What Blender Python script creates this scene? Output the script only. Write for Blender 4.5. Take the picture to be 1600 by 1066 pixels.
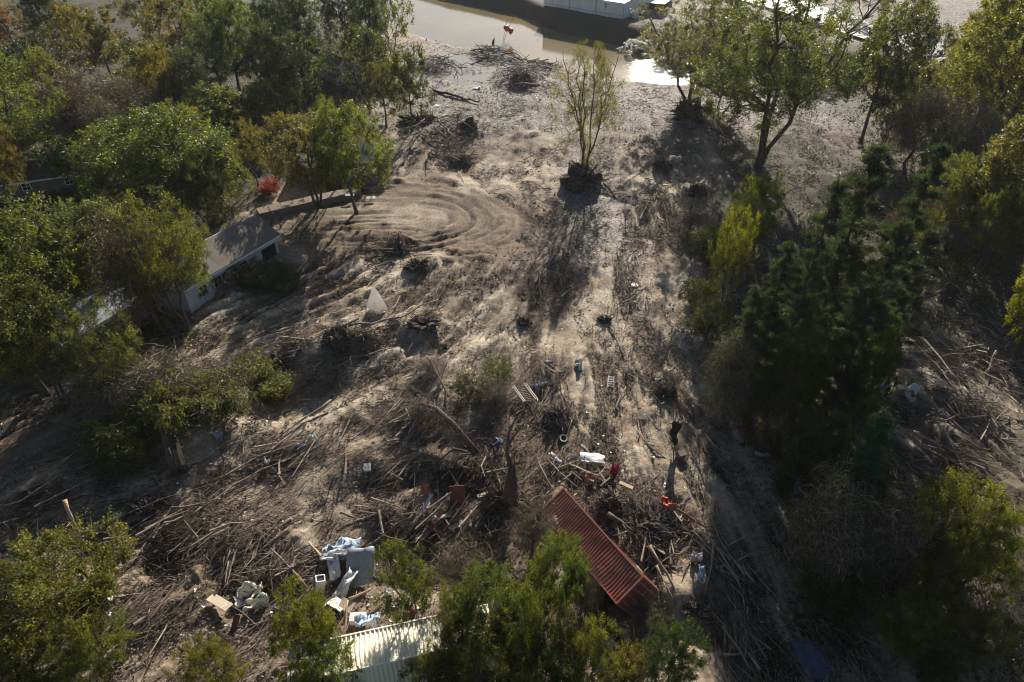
import bpy, math, random
import numpy as np
from mathutils import Vector, Matrix

for _o in list(bpy.data.objects):
    bpy.data.objects.remove(_o)
SC = bpy.context.scene
COL = SC.collection
rng = np.random.default_rng(7)
random.seed(7)

# ---------------------------------------------------------------- camera, light, exposure
CAMH = 41.0
PITCH = math.radians(38)
FPX = 1067.0
cam_d = bpy.data.cameras.new('camera')
cam_d.sensor_width = 36
cam_d.lens = 24.0
cam_d.clip_start = 0.5
cam_d.clip_end = 8000
cam = bpy.data.objects.new('camera', cam_d)
COL.objects.link(cam)
cam.location = (0, 0, CAMH)
cam.rotation_euler = (math.radians(90) - PITCH, 0, 0)
SC.camera = cam

SUN_EL = math.radians(26)
SUN_AZ = math.radians(11)          # clockwise from +Y
world = bpy.data.worlds.new('World')
SC.world = world
world.use_nodes = True
wn = world.node_tree
for n in list(wn.nodes):
    wn.nodes.remove(n)
sky = wn.nodes.new('ShaderNodeTexSky')
sky.sky_type = 'NISHITA'
sky.sun_disc = False
sky.sun_elevation = SUN_EL
sky.sun_rotation = SUN_AZ
sky.dust_density = 0.7
bg = wn.nodes.new('ShaderNodeBackground')
bg.inputs['Strength'].default_value = 0.055
wo = wn.nodes.new('ShaderNodeOutputWorld')
wn.links.new(sky.outputs[0], bg.inputs[0])
wn.links.new(bg.outputs[0], wo.inputs[0])
sun_d = bpy.data.lights.new('sun', 'SUN')
sun_d.energy = 5.0
sun_d.angle = math.radians(0.5)
sun_d.color = (1.0, 0.93, 0.82)
sun = bpy.data.objects.new('sun', sun_d)
COL.objects.link(sun)
sdir = Vector((math.sin(SUN_AZ) * math.cos(SUN_EL), math.cos(SUN_AZ) * math.cos(SUN_EL), math.sin(SUN_EL)))
sun.rotation_euler = sdir.to_track_quat('Z', 'Y').to_euler()
SC.view_settings.view_transform = 'Standard'
SC.view_settings.look = 'None'
SC.view_settings.gamma = 1
SC.view_settings.use_curve_mapping = False
SC.view_settings.exposure = 1.02
SC.cycles.filter_width = 1.1
SC.cycles.use_denoising = True
SC.cycles.max_bounces = 6
SC.cycles.transparent_max_bounces = 4

# ---------------------------------------------------------------- noise and terrain
def _hash(ix, iy, seed):
    h = (ix.astype(np.int64) * 374761393 + iy.astype(np.int64) * 668265263 + seed * 974634777) & 0x7fffffff
    h = ((h ^ (h >> 13)) * 1274126177) & 0x7fffffff
    h = h ^ (h >> 16)
    return (h & 0xffff) / 65535.0

def vnoise(x, y, seed=0):
    ix = np.floor(x); iy = np.floor(y)
    fx = x - ix; fy = y - iy
    fx = fx * fx * (3 - 2 * fx); fy = fy * fy * (3 - 2 * fy)
    a = _hash(ix, iy, seed); b = _hash(ix + 1, iy, seed)
    c = _hash(ix, iy + 1, seed); d = _hash(ix + 1, iy + 1, seed)
    return (a * (1 - fx) + b * fx) * (1 - fy) + (c * (1 - fx) + d * fx) * fy - 0.5

def fbm(x, y, scale, octs=4, seed=0):
    r = np.zeros_like(x, dtype=float); amp = 1.0
    for o in range(octs):
        r += amp * vnoise(x / scale + 17.3 * o, y / scale - 9.1 * o, seed + o)
        amp *= 0.5; scale *= 0.5
    return r

cP, sP = math.cos(PITCH), math.sin(PITCH)
def G0(px, py, z=0.0):
    x = (px - 800) / FPX; v = (533 - py) / FPX
    d = (x, cP + v * sP, -sP + v * cP)
    t = (z - CAMH) / d[2]
    return d[0] * t, d[1] * t

def sstep(a, b, x):
    t = np.clip((x - a) / (b - a), 0, 1)
    return t * t * (3 - 2 * t)

RN = np.array([(-400, 300), (-60, 215), (-24.8, 178), (-14.8, 166.6), (-1.4, 157.4), (8.3, 151), (20.8, 141), (32, 139), (50, 135), (66, 131), (77, 127), (120, 115), (400, 60)], float)
RF = np.array([(-400, 350), (-60, 250), (-30.6, 227), (-18.2, 213), (3.4, 193.5), (10.9, 178), (23.7, 167), (33, 160), (49, 153), (60, 146), (68, 142), (79.6, 136), (120, 128), (400, 80)], float)
WATER_Z = -2.5
# (px, py, radius m, height m): heaps of soil +, scour holes -
BUMPS = [(985, 968, 2.4, -1.6), (560, 640, 1.2, .4), (450, 600, 3.4, -1.9), (560, 530, 1.6, 0.9), (480, 545, 3.0, 0.7),
         (650, 505, 2.2, 0.8), (600, 750, 2.0, -1.0), (560, 720, 2.6, 0.7), (1085, 650, 1.0, -0.8), (900, 800, 3.5, 0.5),
         (1040, 830, 1.8, -1.4), (1110, 960, 1.5, -1.6), (1100, 930, 2.2, 0.9), (700, 810, 3.5, -0.9), (640, 870, 3.0, -1.3),
         (380, 900, 2.2, -0.9), (330, 860, 3.0, 0.6), (620, 380, 1.3, 0.9), (660, 410, 1.6, 0.5), (1045, 255, 1.8, 0.9),
         (1085, 300, 1.8, 0.8), (915, 280, 2.4, 0.9), (1075, 185, 2.6, 1.0), (720, 205, 3.0, 0.8), (1010, 840, 4.0, 0.5),
         (300, 545, 3.0, -0.6), (90, 780, 3.5, 0.5), (180, 820, 3.0, -0.7), (1480, 620, 4.0, 0.7), (1420, 640, 1.6, -0.9),
         (770, 80, 4.0, 1.0), (820, 120, 4.0, 0.9), (680, 100, 3.0, 0.7), (680, 545, 0.8, -0.5), (610, 560, 1.4, 0.4),
         (270, 880, 2.0, -0.7), (990, 640, 1.2, 0.3), (880, 640, 1.5, 0.3), (1250, 900, 7.0, -1.5), (1300, 1000, 6.0, -1.5),
         (350, 640, 3.5, 0.8), (700, 690, 1.6, -0.6), (860, 620, 1.0, -0.5)]
BW = [(G0(a, b)[0], G0(a, b)[1], r, h) for a, b, r, h in BUMPS]
POOL = [G0(712, 100), G0(740, 120), G0(700, 118), G0(757, 100)]
SWC = (-12.5, 78.0)      # turning circle of the excavator tracks
SWR = (14.0, 10.0)

def swirl(x, y):
    ex = np.where(x > SWC[0], (x - SWC[0]) / SWR[0], (x - SWC[0]) / 60); ey = (y - SWC[1] + .12 * (x - SWC[0])) / SWR[1]
    return ex, ey, np.sqrt(ex * ex + ey * ey) + 1e-6

def Hf(x, y):
    x = np.asarray(x, float); y = np.asarray(y, float)
    h = 0.9 * fbm(x, y, 22, 3, 3) + 0.35 * fbm(x, y, 5, 3, 5)
    h = h * (1 - 0.75 * np.exp(-(((x - SWC[0]) / 13) ** 2 + ((y - SWC[1]) / 13) ** 2)))
    for bx, by, r, a in BW:
        wx = x + r * .9 * vnoise(x / r * 1.3, y / r * 1.3, 77); wy = y + r * .9 * vnoise(x / r * 1.3, y / r * 1.3, 78)
        d2 = ((wx - bx) ** 2 + (wy - by) ** 2 * .8) / (r * r)
        h = h + a * np.exp(-d2 * d2 * 0.6)
    yn = np.interp(x, RN[:, 0], RN[:, 1]) + 2.5 * fbm(x, y, 9, 3, 11)
    yf = np.interp(x, RF[:, 0], RF[:, 1]) + 1.2 * fbm(x, y, 7, 3, 12)
    dn = y - yn            # > 0 beyond the near bank
    df = y - yf
    low = -3.8
    near_t = sstep(-5, 4, dn)
    h = h * (1 - near_t) + low * near_t
    # the near bar slopes down to the water
    h = h - 1.3 * sstep(-26, -2, dn) * (1 - near_t)
    far_t = sstep(-2, 7, df)
    fartop = 1.0 + 0.3 * fbm(x, y, 12, 2, 8)
    h = h * (1 - far_t) + fartop * far_t
    for k, (pxx, pyy) in enumerate(POOL):
        q = ((x - pxx) / (3.8 + 0.8 * (k % 2))) ** 2 + ((y - pyy) / (5.5 - k)) ** 2 + 1.6 * fbm(x, y, 2.4, 3, 31)
        q = np.exp(-np.clip(q, 0, 9) ** 2)
        h = h * (1 - q) + (-.85) * q
    return h

def G(px, py, dz=0.0):
    """point on the ground seen at photo pixel (px, py), raised by dz"""
    z = 0.0
    for _ in range(6):
        x, y = G0(px, py, z)
        z = 0.5 * z + 0.5 * float(Hf(x, y))
    return x, y, z + dz

def ppm(px, py, z=0):
    x, y = G0(px, py, z)
    return FPX / (y * cP + (CAMH - z) * sP)

# flow field of the flood, degrees from -y towards +x
FL = np.array([(-11, 42, -48), (-12, 38, -50), (-21, 42, -42), (10.5, 51, 10), (-4, 59, -22), (4.5, 75, -10), (38, 50, 5), (14.4, 34, 17),
               (-24, 24, -38), (34, 34, 20), (0, 40, -22), (-18, 55, -50), (3, 62, -14), (25, 45, 20), (0, 25, -5), (-12, 28, -48), (5, 95, 0), (12, 85, 5)], float)
def flow(x, y):
    x = np.asarray(x, float); y = np.asarray(y, float)
    cx = np.zeros_like(x); cy = np.zeros_like(x)
    for a, b, an in FL:
        w = 1.0 / (((x - a) ** 2 + (y - b) ** 2) + 12.0) ** 1.5
        cx = cx + w * math.sin(math.radians(an)); cy = cy - w * math.cos(math.radians(an))
    # around the turning circle the tracks run in rings
    ex, ey, rr = swirl(x, y)
    t = (1 - sstep(0.95, 1.25, rr)) * sstep(-34, -26, x)
    n = np.sqrt(cx * cx + cy * cy) + 1e-9
    tx = -ey / rr / SWR[1] * 10; ty = np.where(x > SWC[0], ex / rr * 10 / SWR[0], 0)
    cx = cx / n * (1 - t) + tx * t; cy = cy / n * (1 - t) + ty * t
    # tracks running up the bar from the circle
    t2 = np.exp(-((y - 98) / 12) ** 2) * np.exp(-((x + 1) / 8) ** 2)
    cx = cx * (1 - t2) + 0.25 * t2; cy = cy * (1 - t2) + 0.95 * t2
    n = np.sqrt(cx * cx + cy * cy) + 1e-9
    return cx / n, cy / n

def lic(cell, x0, x1, y0, y1, half, seed):
    nx = int((x1 - x0) / cell); ny = int((y1 - y0) / cell)
    X, Y = np.meshgrid(x0 + (np.arange(nx) + .5) * cell, y0 + (np.arange(ny) + .5) * cell)
    noise = np.random.default_rng(seed).random((ny, nx)) - 0.5
    fx, fy = flow(X, Y)
    acc = noise.copy(); cnt = 1
    for s in (1, -1):
        cx = X.copy(); cy = Y.copy()
        for k in range(half):
            i = np.clip(((cy - y0) / cell).astype(int), 0, ny - 1); j = np.clip(((cx - x0) / cell).astype(int), 0, nx - 1)
            cx += s * cell * fx[i, j]; cy += s * cell * fy[i, j]
            i = np.clip(((cy - y0) / cell).astype(int), 0, ny - 1); j = np.clip(((cx - x0) / cell).astype(int), 0, nx - 1)
            acc += noise[i, j]; cnt += 1
    acc = acc / cnt
    acc = (acc - acc.mean()) / acc.std()
    # light cross blur
    acc = (acc + np.roll(acc, 1, 0) + np.roll(acc, 1, 1) + np.roll(acc, -1, 0) + np.roll(acc, -1, 1)) / 5
    acc /= acc.std()
    def sample(x, y):
        u = np.clip((x - x0) / cell - .5, 0, nx - 1.001); v = np.clip((y - y0) / cell - .5, 0, ny - 1.001)
        i = v.astype(int); j = u.astype(int); a = u - j; b = v - i
        return (acc[i, j] * (1 - a) + acc[i, np.minimum(j + 1, nx - 1)] * a) * (1 - b) + (acc[np.minimum(i + 1, ny - 1), j] * (1 - a) + acc[np.minimum(i + 1, ny - 1), np.minimum(j + 1, nx - 1)] * a) * b
    return sample
LIC_F = lic(0.15, -62, 62, 12, 125, 16, 1)
LIC_M = lic(0.45, -62, 62, 12, 125, 8, 2)
LIC_C = lic(1.1, -62, 62, 12, 125, 5, 3)

# ---------------------------------------------------------------- mesh helpers
def mesh_np(name, verts, faces, mats=(), smooth=False, colors=None, mat_idx=None):
    """verts (n,3); faces (m,k) of equal k, or list of such arrays"""
    me = bpy.data.meshes.new(name)
    fl = faces if isinstance(faces, list) else [faces]
    fl = [np.asarray(f, np.int32) for f in fl if len(f)]
    verts = np.asarray(verts, np.float32)
    me.vertices.add(len(verts)); me.vertices.foreach_set('co', verts.ravel())
    loops = np.concatenate([f.ravel() for f in fl])
    tot = np.concatenate([np.full(len(f), f.shape[1], np.int32) for f in fl])
    start = np.concatenate([[0], np.cumsum(tot)[:-1]]).astype(np.int32)
    me.loops.add(len(loops)); me.loops.foreach_set('vertex_index', loops)
    me.polygons.add(len(tot)); me.polygons.foreach_set('loop_start', start); me.polygons.foreach_set('loop_total', tot)
    me.polygons.foreach_set('use_smooth', np.full(len(tot), bool(smooth)))
    if mat_idx is not None:
        me.polygons.foreach_set('material_index', np.asarray(mat_idx, np.int32))
    me.update(calc_edges=True)
    if colors is not None:
        for an, arr in colors.items():
            ca = me.color_attributes.new(an, 'FLOAT_COLOR', 'POINT')
            c4 = np.ones((len(verts), 4), np.float32); arr = np.asarray(arr)
            if arr.ndim == 1:
                c4[:, :3] = arr[:, None]
            else:
                c4[:, :3] = arr
            ca.data.foreach_set('color', c4.ravel())
    for m in mats:
        me.materials.append(m)
    return me

def link(name, me, parent=None):
    o = bpy.data.objects.new(name, me)
    COL.objects.link(o)
    if parent is not None:
        o.parent = parent
    return o

def tag(o, label=None, cat=None, group=None, kind=None):
    if label: o['label'] = label
    if cat: o['category'] = cat
    if group: o['group'] = group
    if kind: o['kind'] = kind
    return o

def empty(name, loc, rz=0.0):
    o = bpy.data.objects.new(name, None)
    o.empty_display_size = 0.3
    COL.objects.link(o)
    o.location = loc
    o.rotation_euler = (0, 0, rz)
    return o

class MB:
    """collects polygons and tubes for one mesh"""
    def __init__(s):
        s.v = []; s.q = []; s.t = []; s.n = 0; s.c = []
    def add(s, v, quads=None, tris=None, c=0.5):
        v = np.asarray(v, float)
        s.v.append(v)
        if quads is not None and len(quads): s.q.append(np.asarray(quads) + s.n)
        if tris is not None and len(tris): s.t.append(np.asarray(tris) + s.n)
        s.c.append(np.full(len(v), c) if np.isscalar(c) else np.asarray(c))
        s.n += len(v)
    def tube(s, pts, rad, sides=5, c=0.5, cap=True):
        pts = np.asarray(pts, float); n = len(pts)
        rad = np.broadcast_to(np.asarray(rad, float), (n,))
        tan = np.gradient(pts, axis=0)
        tan /= np.linalg.norm(tan, axis=1)[:, None] + 1e-9
        ref = np.array([0, 0, 1.0]) if abs(tan[0, 2]) < 0.9 else np.array([1.0, 0, 0])
        a = np.cross(tan, ref); a /= np.linalg.norm(a, axis=1)[:, None] + 1e-9
        b = np.cross(tan, a)
        th = np.arange(sides) * 2 * math.pi / sides
        v = pts[:, None, :] + rad[:, None, None] * (np.cos(th)[None, :, None] * a[:, None, :] + np.sin(th)[None, :, None] * b[:, None, :])
        v = v.reshape(-1, 3)
        i = np.arange(n - 1)[:, None] * sides; j = np.arange(sides)[None, :]; k = (j + 1) % sides
        q = np.stack([i + j, i + k, i + sides + k, i + sides + j], -1).reshape(-1, 4)
        tr = []
        if cap:
            v = np.vstack([v, pts[0], pts[-1]])
            m = n * sides
            for jj in range(sides):
                kk = (jj + 1) % sides
                tr.append((m, kk, jj)); tr.append((m + 1, (n - 1) * sides + jj, (n - 1) * sides + kk))
        s.add(v, q, tr, c)
    def box(s, lo, hi, M=None, c=0.5):
        x0, y0, z0 = lo; x1, y1, z1 = hi
        v = np.array([(x0, y0, z0), (x1, y0, z0), (x1, y1, z0), (x0, y1, z0), (x0, y0, z1), (x1, y0, z1), (x1, y1, z1), (x0, y1, z1)], float)
        if M is not None:
            v = v @ np.array(M.to_3x3()).T + np.array(M.translation)
        s.add(v, [(0, 3, 2, 1), (4, 5, 6, 7), (0, 1, 5, 4), (1, 2, 6, 5), (2, 3, 7, 6), (3, 0, 4, 7)], None, c)
    def bar(s, a, b, w, h, c=0.5, up=(0, 0, 1)):
        a = Vector(a); b = Vector(b); d = (b - a); L = d.length; d.normalize()
        y = Vector(up).cross(d)
        if y.length < 1e-4: y = Vector((1, 0, 0)).cross(d)
        y.normalize(); z = d.cross(y)
        M = Matrix((d, y, z)).transposed().to_4x4(); M.translation = a
        s.box((0, -w / 2, -h / 2), (L, w / 2, h / 2), M, c)
    def sticks(s, p0, p1, p2, r, c):
        """many thin 3-sided tapering twigs through three points, vectorised"""
        n = len(p0)
        P = np.stack([p0, p1, p2], 1)
        d = p2 - p0; d /= np.linalg.norm(d, axis=1)[:, None] + 1e-9
        ref = np.where(np.abs(d[:, 2:3]) < 0.9, np.array([[0, 0, 1.0]]), np.array([[1.0, 0, 0]]))
        a = np.cross(d, ref); a /= np.linalg.norm(a, axis=1)[:, None] + 1e-9
        b = np.cross(d, a)
        R = r[:, None] * np.array([[1, 0.8, 0.35]])
        th = np.arange(3) * 2 * math.pi / 3
        off = np.cos(th)[None, :, None] * a[:, None, :] + np.sin(th)[None, :, None] * b[:, None, :]
        v = P[:, :, None, :] + R[:, :, None, None] * off[:, None, :, :]
        v = v.reshape(-1, 3)
        base = np.arange(n)[:, None] * 9
        q = []
        for sgm in range(2):
            for j in range(3):
                k = (j + 1) % 3
                q.append(base + np.array([[sgm * 3 + j, sgm * 3 + k, sgm * 3 + 3 + k, sgm * 3 + 3 + j]]))
        q = np.concatenate(q, 0)
        s.add(v, q, None, np.repeat(c, 9))
    def leaves(s, p, size, c, up=0.35, aspect=0.62, seed=None):
        """folded leaf, 2 triangles each"""
        r = rng
        n = len(p)
        nrm = r.normal(size=(n, 3)); nrm[:, 2] = np.abs(nrm[:, 2]) + up * 2
        nrm /= np.linalg.norm(nrm, axis=1)[:, None]
        t = np.cross(nrm, r.normal(size=(n, 3))); t /= np.linalg.norm(t, axis=1)[:, None] + 1e-9
        b = np.cross(nrm, t)
        sz = (size * r.uniform(0.6, 1.3, n))[:, None]
        v = np.stack([p - t * sz * .5, p + b * sz * aspect * .5 + nrm * sz * .12, p + t * sz * .5, p - b * sz * aspect * .5 + nrm * sz * .12], 1).reshape(-1, 3)
        base = np.arange(n)[:, None] * 4
        tr = np.concatenate([base + np.array([[0, 1, 2]]), base + np.array([[0, 2, 3]])], 0)
        s.add(v, None, tr, np.repeat(c, 4))
    def needles(s, p, d, size, c):
        n = len(p)
        t = d / (np.linalg.norm(d, axis=1)[:, None] + 1e-9)
        b = np.cross(t, rng.normal(size=(n, 3))); b /= np.linalg.norm(b, axis=1)[:, None] + 1e-9
        sz = (size * rng.uniform(0.6, 1.2, n))[:, None]
        v = np.stack([p - b * sz * .09, p + b * sz * .09, p + t * sz], 1).reshape(-1, 3)
        s.add(v, None, np.arange(3 * n).reshape(-1, 3), np.repeat(c, 3))
    def mesh(s, name, mats, smooth=False):
        v = np.concatenate(s.v)
        fl = []
        if s.q: fl.append(np.concatenate(s.q))
        if s.t: fl.append(np.concatenate([np.asarray(t) for t in s.t]))
        return mesh_np(name, v, fl, mats if isinstance(mats, (list, tuple)) else [mats], smooth, {'tint': np.concatenate(s.c)})
    def obj(s, name, mats, parent=None, smooth=False):
        return link(name, s.mesh(name, mats, smooth), parent)

# ---------------------------------------------------------------- materials
def newmat(name):
    m = bpy.data.materials.new(name); m.use_nodes = True
    nt = m.node_tree
    for n in list(nt.nodes): nt.nodes.remove(n)
    return m, nt
def N(nt, t, **k):
    n = nt.nodes.new(t)
    for a, b in k.items():
        if a.startswith('i_'):
            n.inputs[a[2:].replace('_', ' ')].default_value = b
        else:
            setattr(n, a, b)
    return n
def rgba(c): return (c[0], c[1], c[2], 1)
def ramp(nt, stops):
    r = nt.nodes.new('ShaderNodeValToRGB')
    cr = r.color_ramp
    while len(cr.elements) > 1: cr.elements.remove(cr.elements[-1])
    cr.elements[0].position = stops[0][0]; cr.elements[0].color = rgba(stops[0][1])
    for p, c in stops[1:]:
        e = cr.elements.new(p); e.color = rgba(c)
    return r
def mixc(nt, fac, a, b, mode='MIX'):
    m = nt.nodes.new('ShaderNodeMix'); m.data_type = 'RGBA'; m.blend_type = mode
    for s, val in ((0, fac), (6, a), (7, b)):
        if isinstance(val, (int, float)): m.inputs[s].default_value = val
        elif isinstance(val, tuple): m.inputs[s].default_value = rgba(val)
        else: nt.links.new(val, m.inputs[s])
    return m.outputs[2]
def noise(nt, scale, detail=4, rough=.6, vec=None, obj=True):
    tc = nt.nodes.new('ShaderNodeTexCoord')
    n = N(nt, 'ShaderNodeTexNoise'); n.inputs['Scale'].default_value = scale
    n.inputs['Detail'].default_value = detail; n.inputs['Roughness'].default_value = rough
    nt.links.new(vec if vec is not None else tc.outputs['Object'], n.inputs['Vector'])
    return n.outputs['Fac']

def surf(name, c1, c2, rough=.8, scale=3, bump=.0, bscale=20, metallic=0, tint=0.0, spec=.3, dirt=None, dirt_amt=.5):
    m, nt = newmat(name)
    p = N(nt, 'ShaderNodeBsdfPrincipled'); o = N(nt, 'ShaderNodeOutputMaterial')
    f = noise(nt, scale, 5, .65)
    r = ramp(nt, [(.3, c1), (.7, c2)]); nt.links.new(f, r.inputs[0])
    col = r.outputs[0]
    if tint:
        at = N(nt, 'ShaderNodeAttribute', attribute_name='tint')
        mr = N(nt, 'ShaderNodeMapRange'); mr.inputs['To Min'].default_value = 1 - tint; mr.inputs['To Max'].default_value = 1 + tint
        nt.links.new(at.outputs['Fac'], mr.inputs[0])
        vm = N(nt, 'ShaderNodeVectorMath', operation='SCALE')
        nt.links.new(col, vm.inputs[0]); nt.links.new(mr.outputs[0], vm.inputs['Scale'])
        col = vm.outputs[0]
    if dirt:
        f2 = noise(nt, scale * .6 + .3, 6, .7)
        r2 = ramp(nt, [(.5 - .12, (0, 0, 0)), (.5 + .14, (1, 1, 1))]); nt.links.new(f2, r2.inputs[0])
        mm = N(nt, 'ShaderNodeMath', operation='MULTIPLY'); mm.inputs[1].default_value = dirt_amt
        nt.links.new(r2.outputs[0], mm.inputs[0])
        col = mixc(nt, mm.outputs[0], col, dirt)
    nt.links.new(col, p.inputs['Base Color'])
    p.inputs['Roughness'].default_value = rough; p.inputs['Metallic'].default_value = metallic
    p.inputs['Specular IOR Level'].default_value = spec
    if bump:
        b = N(nt, 'ShaderNodeBump'); b.inputs['Strength'].default_value = bump; b.inputs['Distance'].default_value = .05
        nt.links.new(noise(nt, bscale, 4, .6), b.inputs['Height']); nt.links.new(b.outputs[0], p.inputs['Normal'])
    nt.links.new(p.outputs[0], o.inputs[0])
    return m

def leafmat(name, dark, mid, light, trans=.35, gloss=.35):
    """leaf colour: per-leaf tint times the colour set on each tree"""
    m, nt = newmat(name)
    at = N(nt, 'ShaderNodeAttribute', attribute_name='tint')
    r = ramp(nt, [(0, dark), (.5, mid), (1, light)]); nt.links.new(at.outputs['Fac'], r.inputs[0])
    oi = N(nt, 'ShaderNodeObjectInfo')
    col = mixc(nt, 1.0, r.outputs[0], oi.outputs['Color'], 'MULTIPLY')
    p = N(nt, 'ShaderNodeBsdfPrincipled'); nt.links.new(col, p.inputs['Base Color'])
    p.inputs['Roughness'].default_value = gloss; p.inputs['Specular IOR Level'].default_value = .32
    t = N(nt, 'ShaderNodeBsdfTranslucent')
    tc = mixc(nt, 1.0, col, (1.65, 1.6, .45), 'MULTIPLY')
    nt.links.new(tc, t.inputs[0])
    mx = N(nt, 'ShaderNodeMixShader'); mx.inputs[0].default_value = trans
    o = N(nt, 'ShaderNodeOutputMaterial')
    nt.links.new(p.outputs[0], mx.inputs[1]); nt.links.new(t.outputs[0], mx.inputs[2]); nt.links.new(mx.outputs[0], o.inputs[0])
    return m

M_LEAF = leafmat('leaf', (.020, .030, .009), (.074, .088, .021), (.18, .168, .038), .55, .42)
M_NEEDLE = leafmat('needle', (.020, .030, .021), (.042, .060, .042), (.085, .105, .070), .35, .5)
M_BARK = surf('bark', (.045, .036, .028), (.12, .095, .075), .9, 4, .5, 18)
M_BRANCH = surf('branch', (.06, .048, .038), (.15, .12, .095), .9, 2, tint=.5)
M_TWIG = surf('twig', (.10, .078, .058), (.22, .17, .13), .85, .8, tint=.75)
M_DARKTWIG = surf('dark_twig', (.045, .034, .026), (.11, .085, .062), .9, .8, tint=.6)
M_LOG = surf('log_wood', (.15, .115, .085), (.32, .26, .20), .8, 3, .5, 14, tint=.4, dirt=(.12, .09, .065), dirt_amt=.6)
M_DARKLOG = surf('dark_log_wood', (.05, .038, .03), (.14, .105, .08), .85, 3, .5, 14, tint=.4)
M_SOIL = surf('root_soil', (.035, .025, .018), (.10, .075, .055), .95, 1.5, .8, 7, tint=.3)
M_SPLINTER = surf('split_wood', (.30, .20, .12), (.50, .38, .25), .8, 8, .3, 20)
M_WHITE = surf('white_sheet', (.55, .55, .55), (.78, .78, .77), .45, 1.5, .25, 6, dirt=(.38, .31, .24), dirt_amt=.6)
M_CREAM = surf('cream_paint', (.70, .65, .50), (.80, .75, .60), .5, 1.0, .1, 8, dirt=(.50, .43, .32), dirt_amt=.4)
M_RED = surf('red_paint', (.28, .085, .06), (.38, .13, .095), .6, .9, .15, 10, dirt=(.17, .10, .075), dirt_amt=.8)
M_REDEND = surf('red_door_paint', (.20, .045, .03), (.28, .065, .045), .55, 1.2, .2, 10, dirt=(.10, .06, .045), dirt_amt=.8)
M_RUST = surf('rusty_steel', (.12, .05, .03), (.25, .12, .07), .8, 4, .3, 14)
M_STEEL = surf('grey_steel', (.30, .31, .32), (.45, .46, .47), .4, 3, .1, 14, metallic=.5)
M_BLUEGREY = surf('blue_grey_sheet', (.16, .19, .22), (.28, .32, .36), .5, 1.2, .2, 7, dirt=(.2, .17, .13), dirt_amt=.4)
M_BLUE = surf('blue_tarp', (.03, .042, .08), (.05, .068, .13), .5, 2, .3, 8, dirt=(.15, .12, .10), dirt_amt=.4)
M_PALEBLUE = surf('pale_blue_sheet', (.30, .40, .55), (.50, .60, .72), .5, 2, .2, 8, dirt=(.2, .17, .13), dirt_amt=.4)
M_ORANGE = surf('orange_plastic', (.42, .07, .03), (.5, .11, .05), .5, 3, .2, 8, dirt=(.2, .1, .06), dirt_amt=.4)
M_CRIMSON = surf('crimson_cloth', (.38, .02, .04), (.5, .05, .07), .7, 3, .2, 8)
M_TERRA = surf('terracotta_board', (.40, .15, .09), (.50, .22, .14), .7, 3, .2, 8, dirt=(.25, .16, .11), dirt_amt=.5)
M_MAROON = surf('maroon_board', (.12, .04, .03), (.20, .07, .05), .7, 3, .2, 8)
M_RUBBER = surf('tyre_rubber', (.03, .03, .03), (.10, .09, .08), .8, 5, .3, 20)
M_PALERIM = surf('muddy_sidewall', (.30, .27, .23), (.55, .50, .44), .8, 5, .2, 20)
M_BLACK = surf('black_cloth', (.008, .008, .008), (.02, .02, .02), .9, 3, .3, 9)
M_BOARD = surf('tan_board', (.36, .28, .20), (.52, .43, .32), .75, 3, .25, 12, dirt=(.2, .15, .11), dirt_amt=.5)
M_PINK = surf('pinkish_board', (.5, .38, .31), (.66, .54, .46), .7, 3, .25, 12, dirt=(.25, .18, .13), dirt_amt=.4)
M_ROOF = surf('grey_roof', (.14, .12, .10), (.22, .19, .165), .9, .8, .5, 12, dirt=(.08, .065, .05), dirt_amt=.75)
M_BLUEROOF = surf('blue_grey_roof', (.20, .23, .27), (.34, .37, .42), .6, .9, .2, 12, dirt=(.10, .085, .07), dirt_amt=.7)
M_DARKROOF = surf('dark_roof', (.03, .028, .026), (.07, .062, .055), .9, 1.4, .4, 12, dirt=(.13, .105, .08), dirt_amt=.5)
M_SIDING = surf('white_siding', (.40, .43, .49), (.55, .58, .63), .6, 1.2, .15, 9, dirt=(.28, .25, .22), dirt_amt=.6)
M_BOARDWALL = surf('weathered_wall', (.10, .085, .065), (.19, .16, .125), .9, 1.2, .3, 9)
M_METALWALL = surf('pale_metal_wall', (.62, .61, .58), (.72, .71, .68), .5, .3, .05, 9, dirt=(.5, .46, .40), dirt_amt=.3)
M_METALROOF = surf('white_metal_roof', (.70, .70, .69), (.8, .8, .79), .4, .3, .05, 9)
M_GLASS = surf('dark_glass', (.01, .012, .015), (.02, .024, .03), .12, 2, spec=.5)
def clothmat():
    m, nt = newmat('thin_white_cloth')
    d = N(nt, 'ShaderNodeBsdfDiffuse'); t = N(nt, 'ShaderNodeBsdfTranslucent'); mx = N(nt, 'ShaderNodeMixShader'); o = N(nt, 'ShaderNodeOutputMaterial')
    r = ramp(nt, [(.35, (.66, .62, .55)), (.65, (.82, .81, .78))]); nt.links.new(noise(nt, 1.3, 5, .6), r.inputs[0])
    nt.links.new(r.outputs[0], d.inputs[0]); nt.links.new(r.outputs[0], t.inputs[0]); mx.inputs[0].default_value = .5
    nt.links.new(d.outputs[0], mx.inputs[1]); nt.links.new(t.outputs[0], mx.inputs[2]); nt.links.new(mx.outputs[0], o.inputs[0])
    return m
M_CLOTH = clothmat()
M_PALETRIM = surf('pale_trim', (.6, .6, .6), (.72, .72, .72), .5, 3)
M_CONC = surf('concrete', (.13, .105, .08), (.21, .17, .13), .9, 1.0, .3, 9, dirt=(.16, .12, .09), dirt_amt=.6)
M_ROAD = surf('sunlit_asphalt', (.14, .135, .13), (.2, .195, .185), .42, .2, .1, 6, spec=.6)
M_STONE = surf('pebble', (.16, .135, .11), (.36, .31, .26), .85, 1.3, tint=.5)

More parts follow.
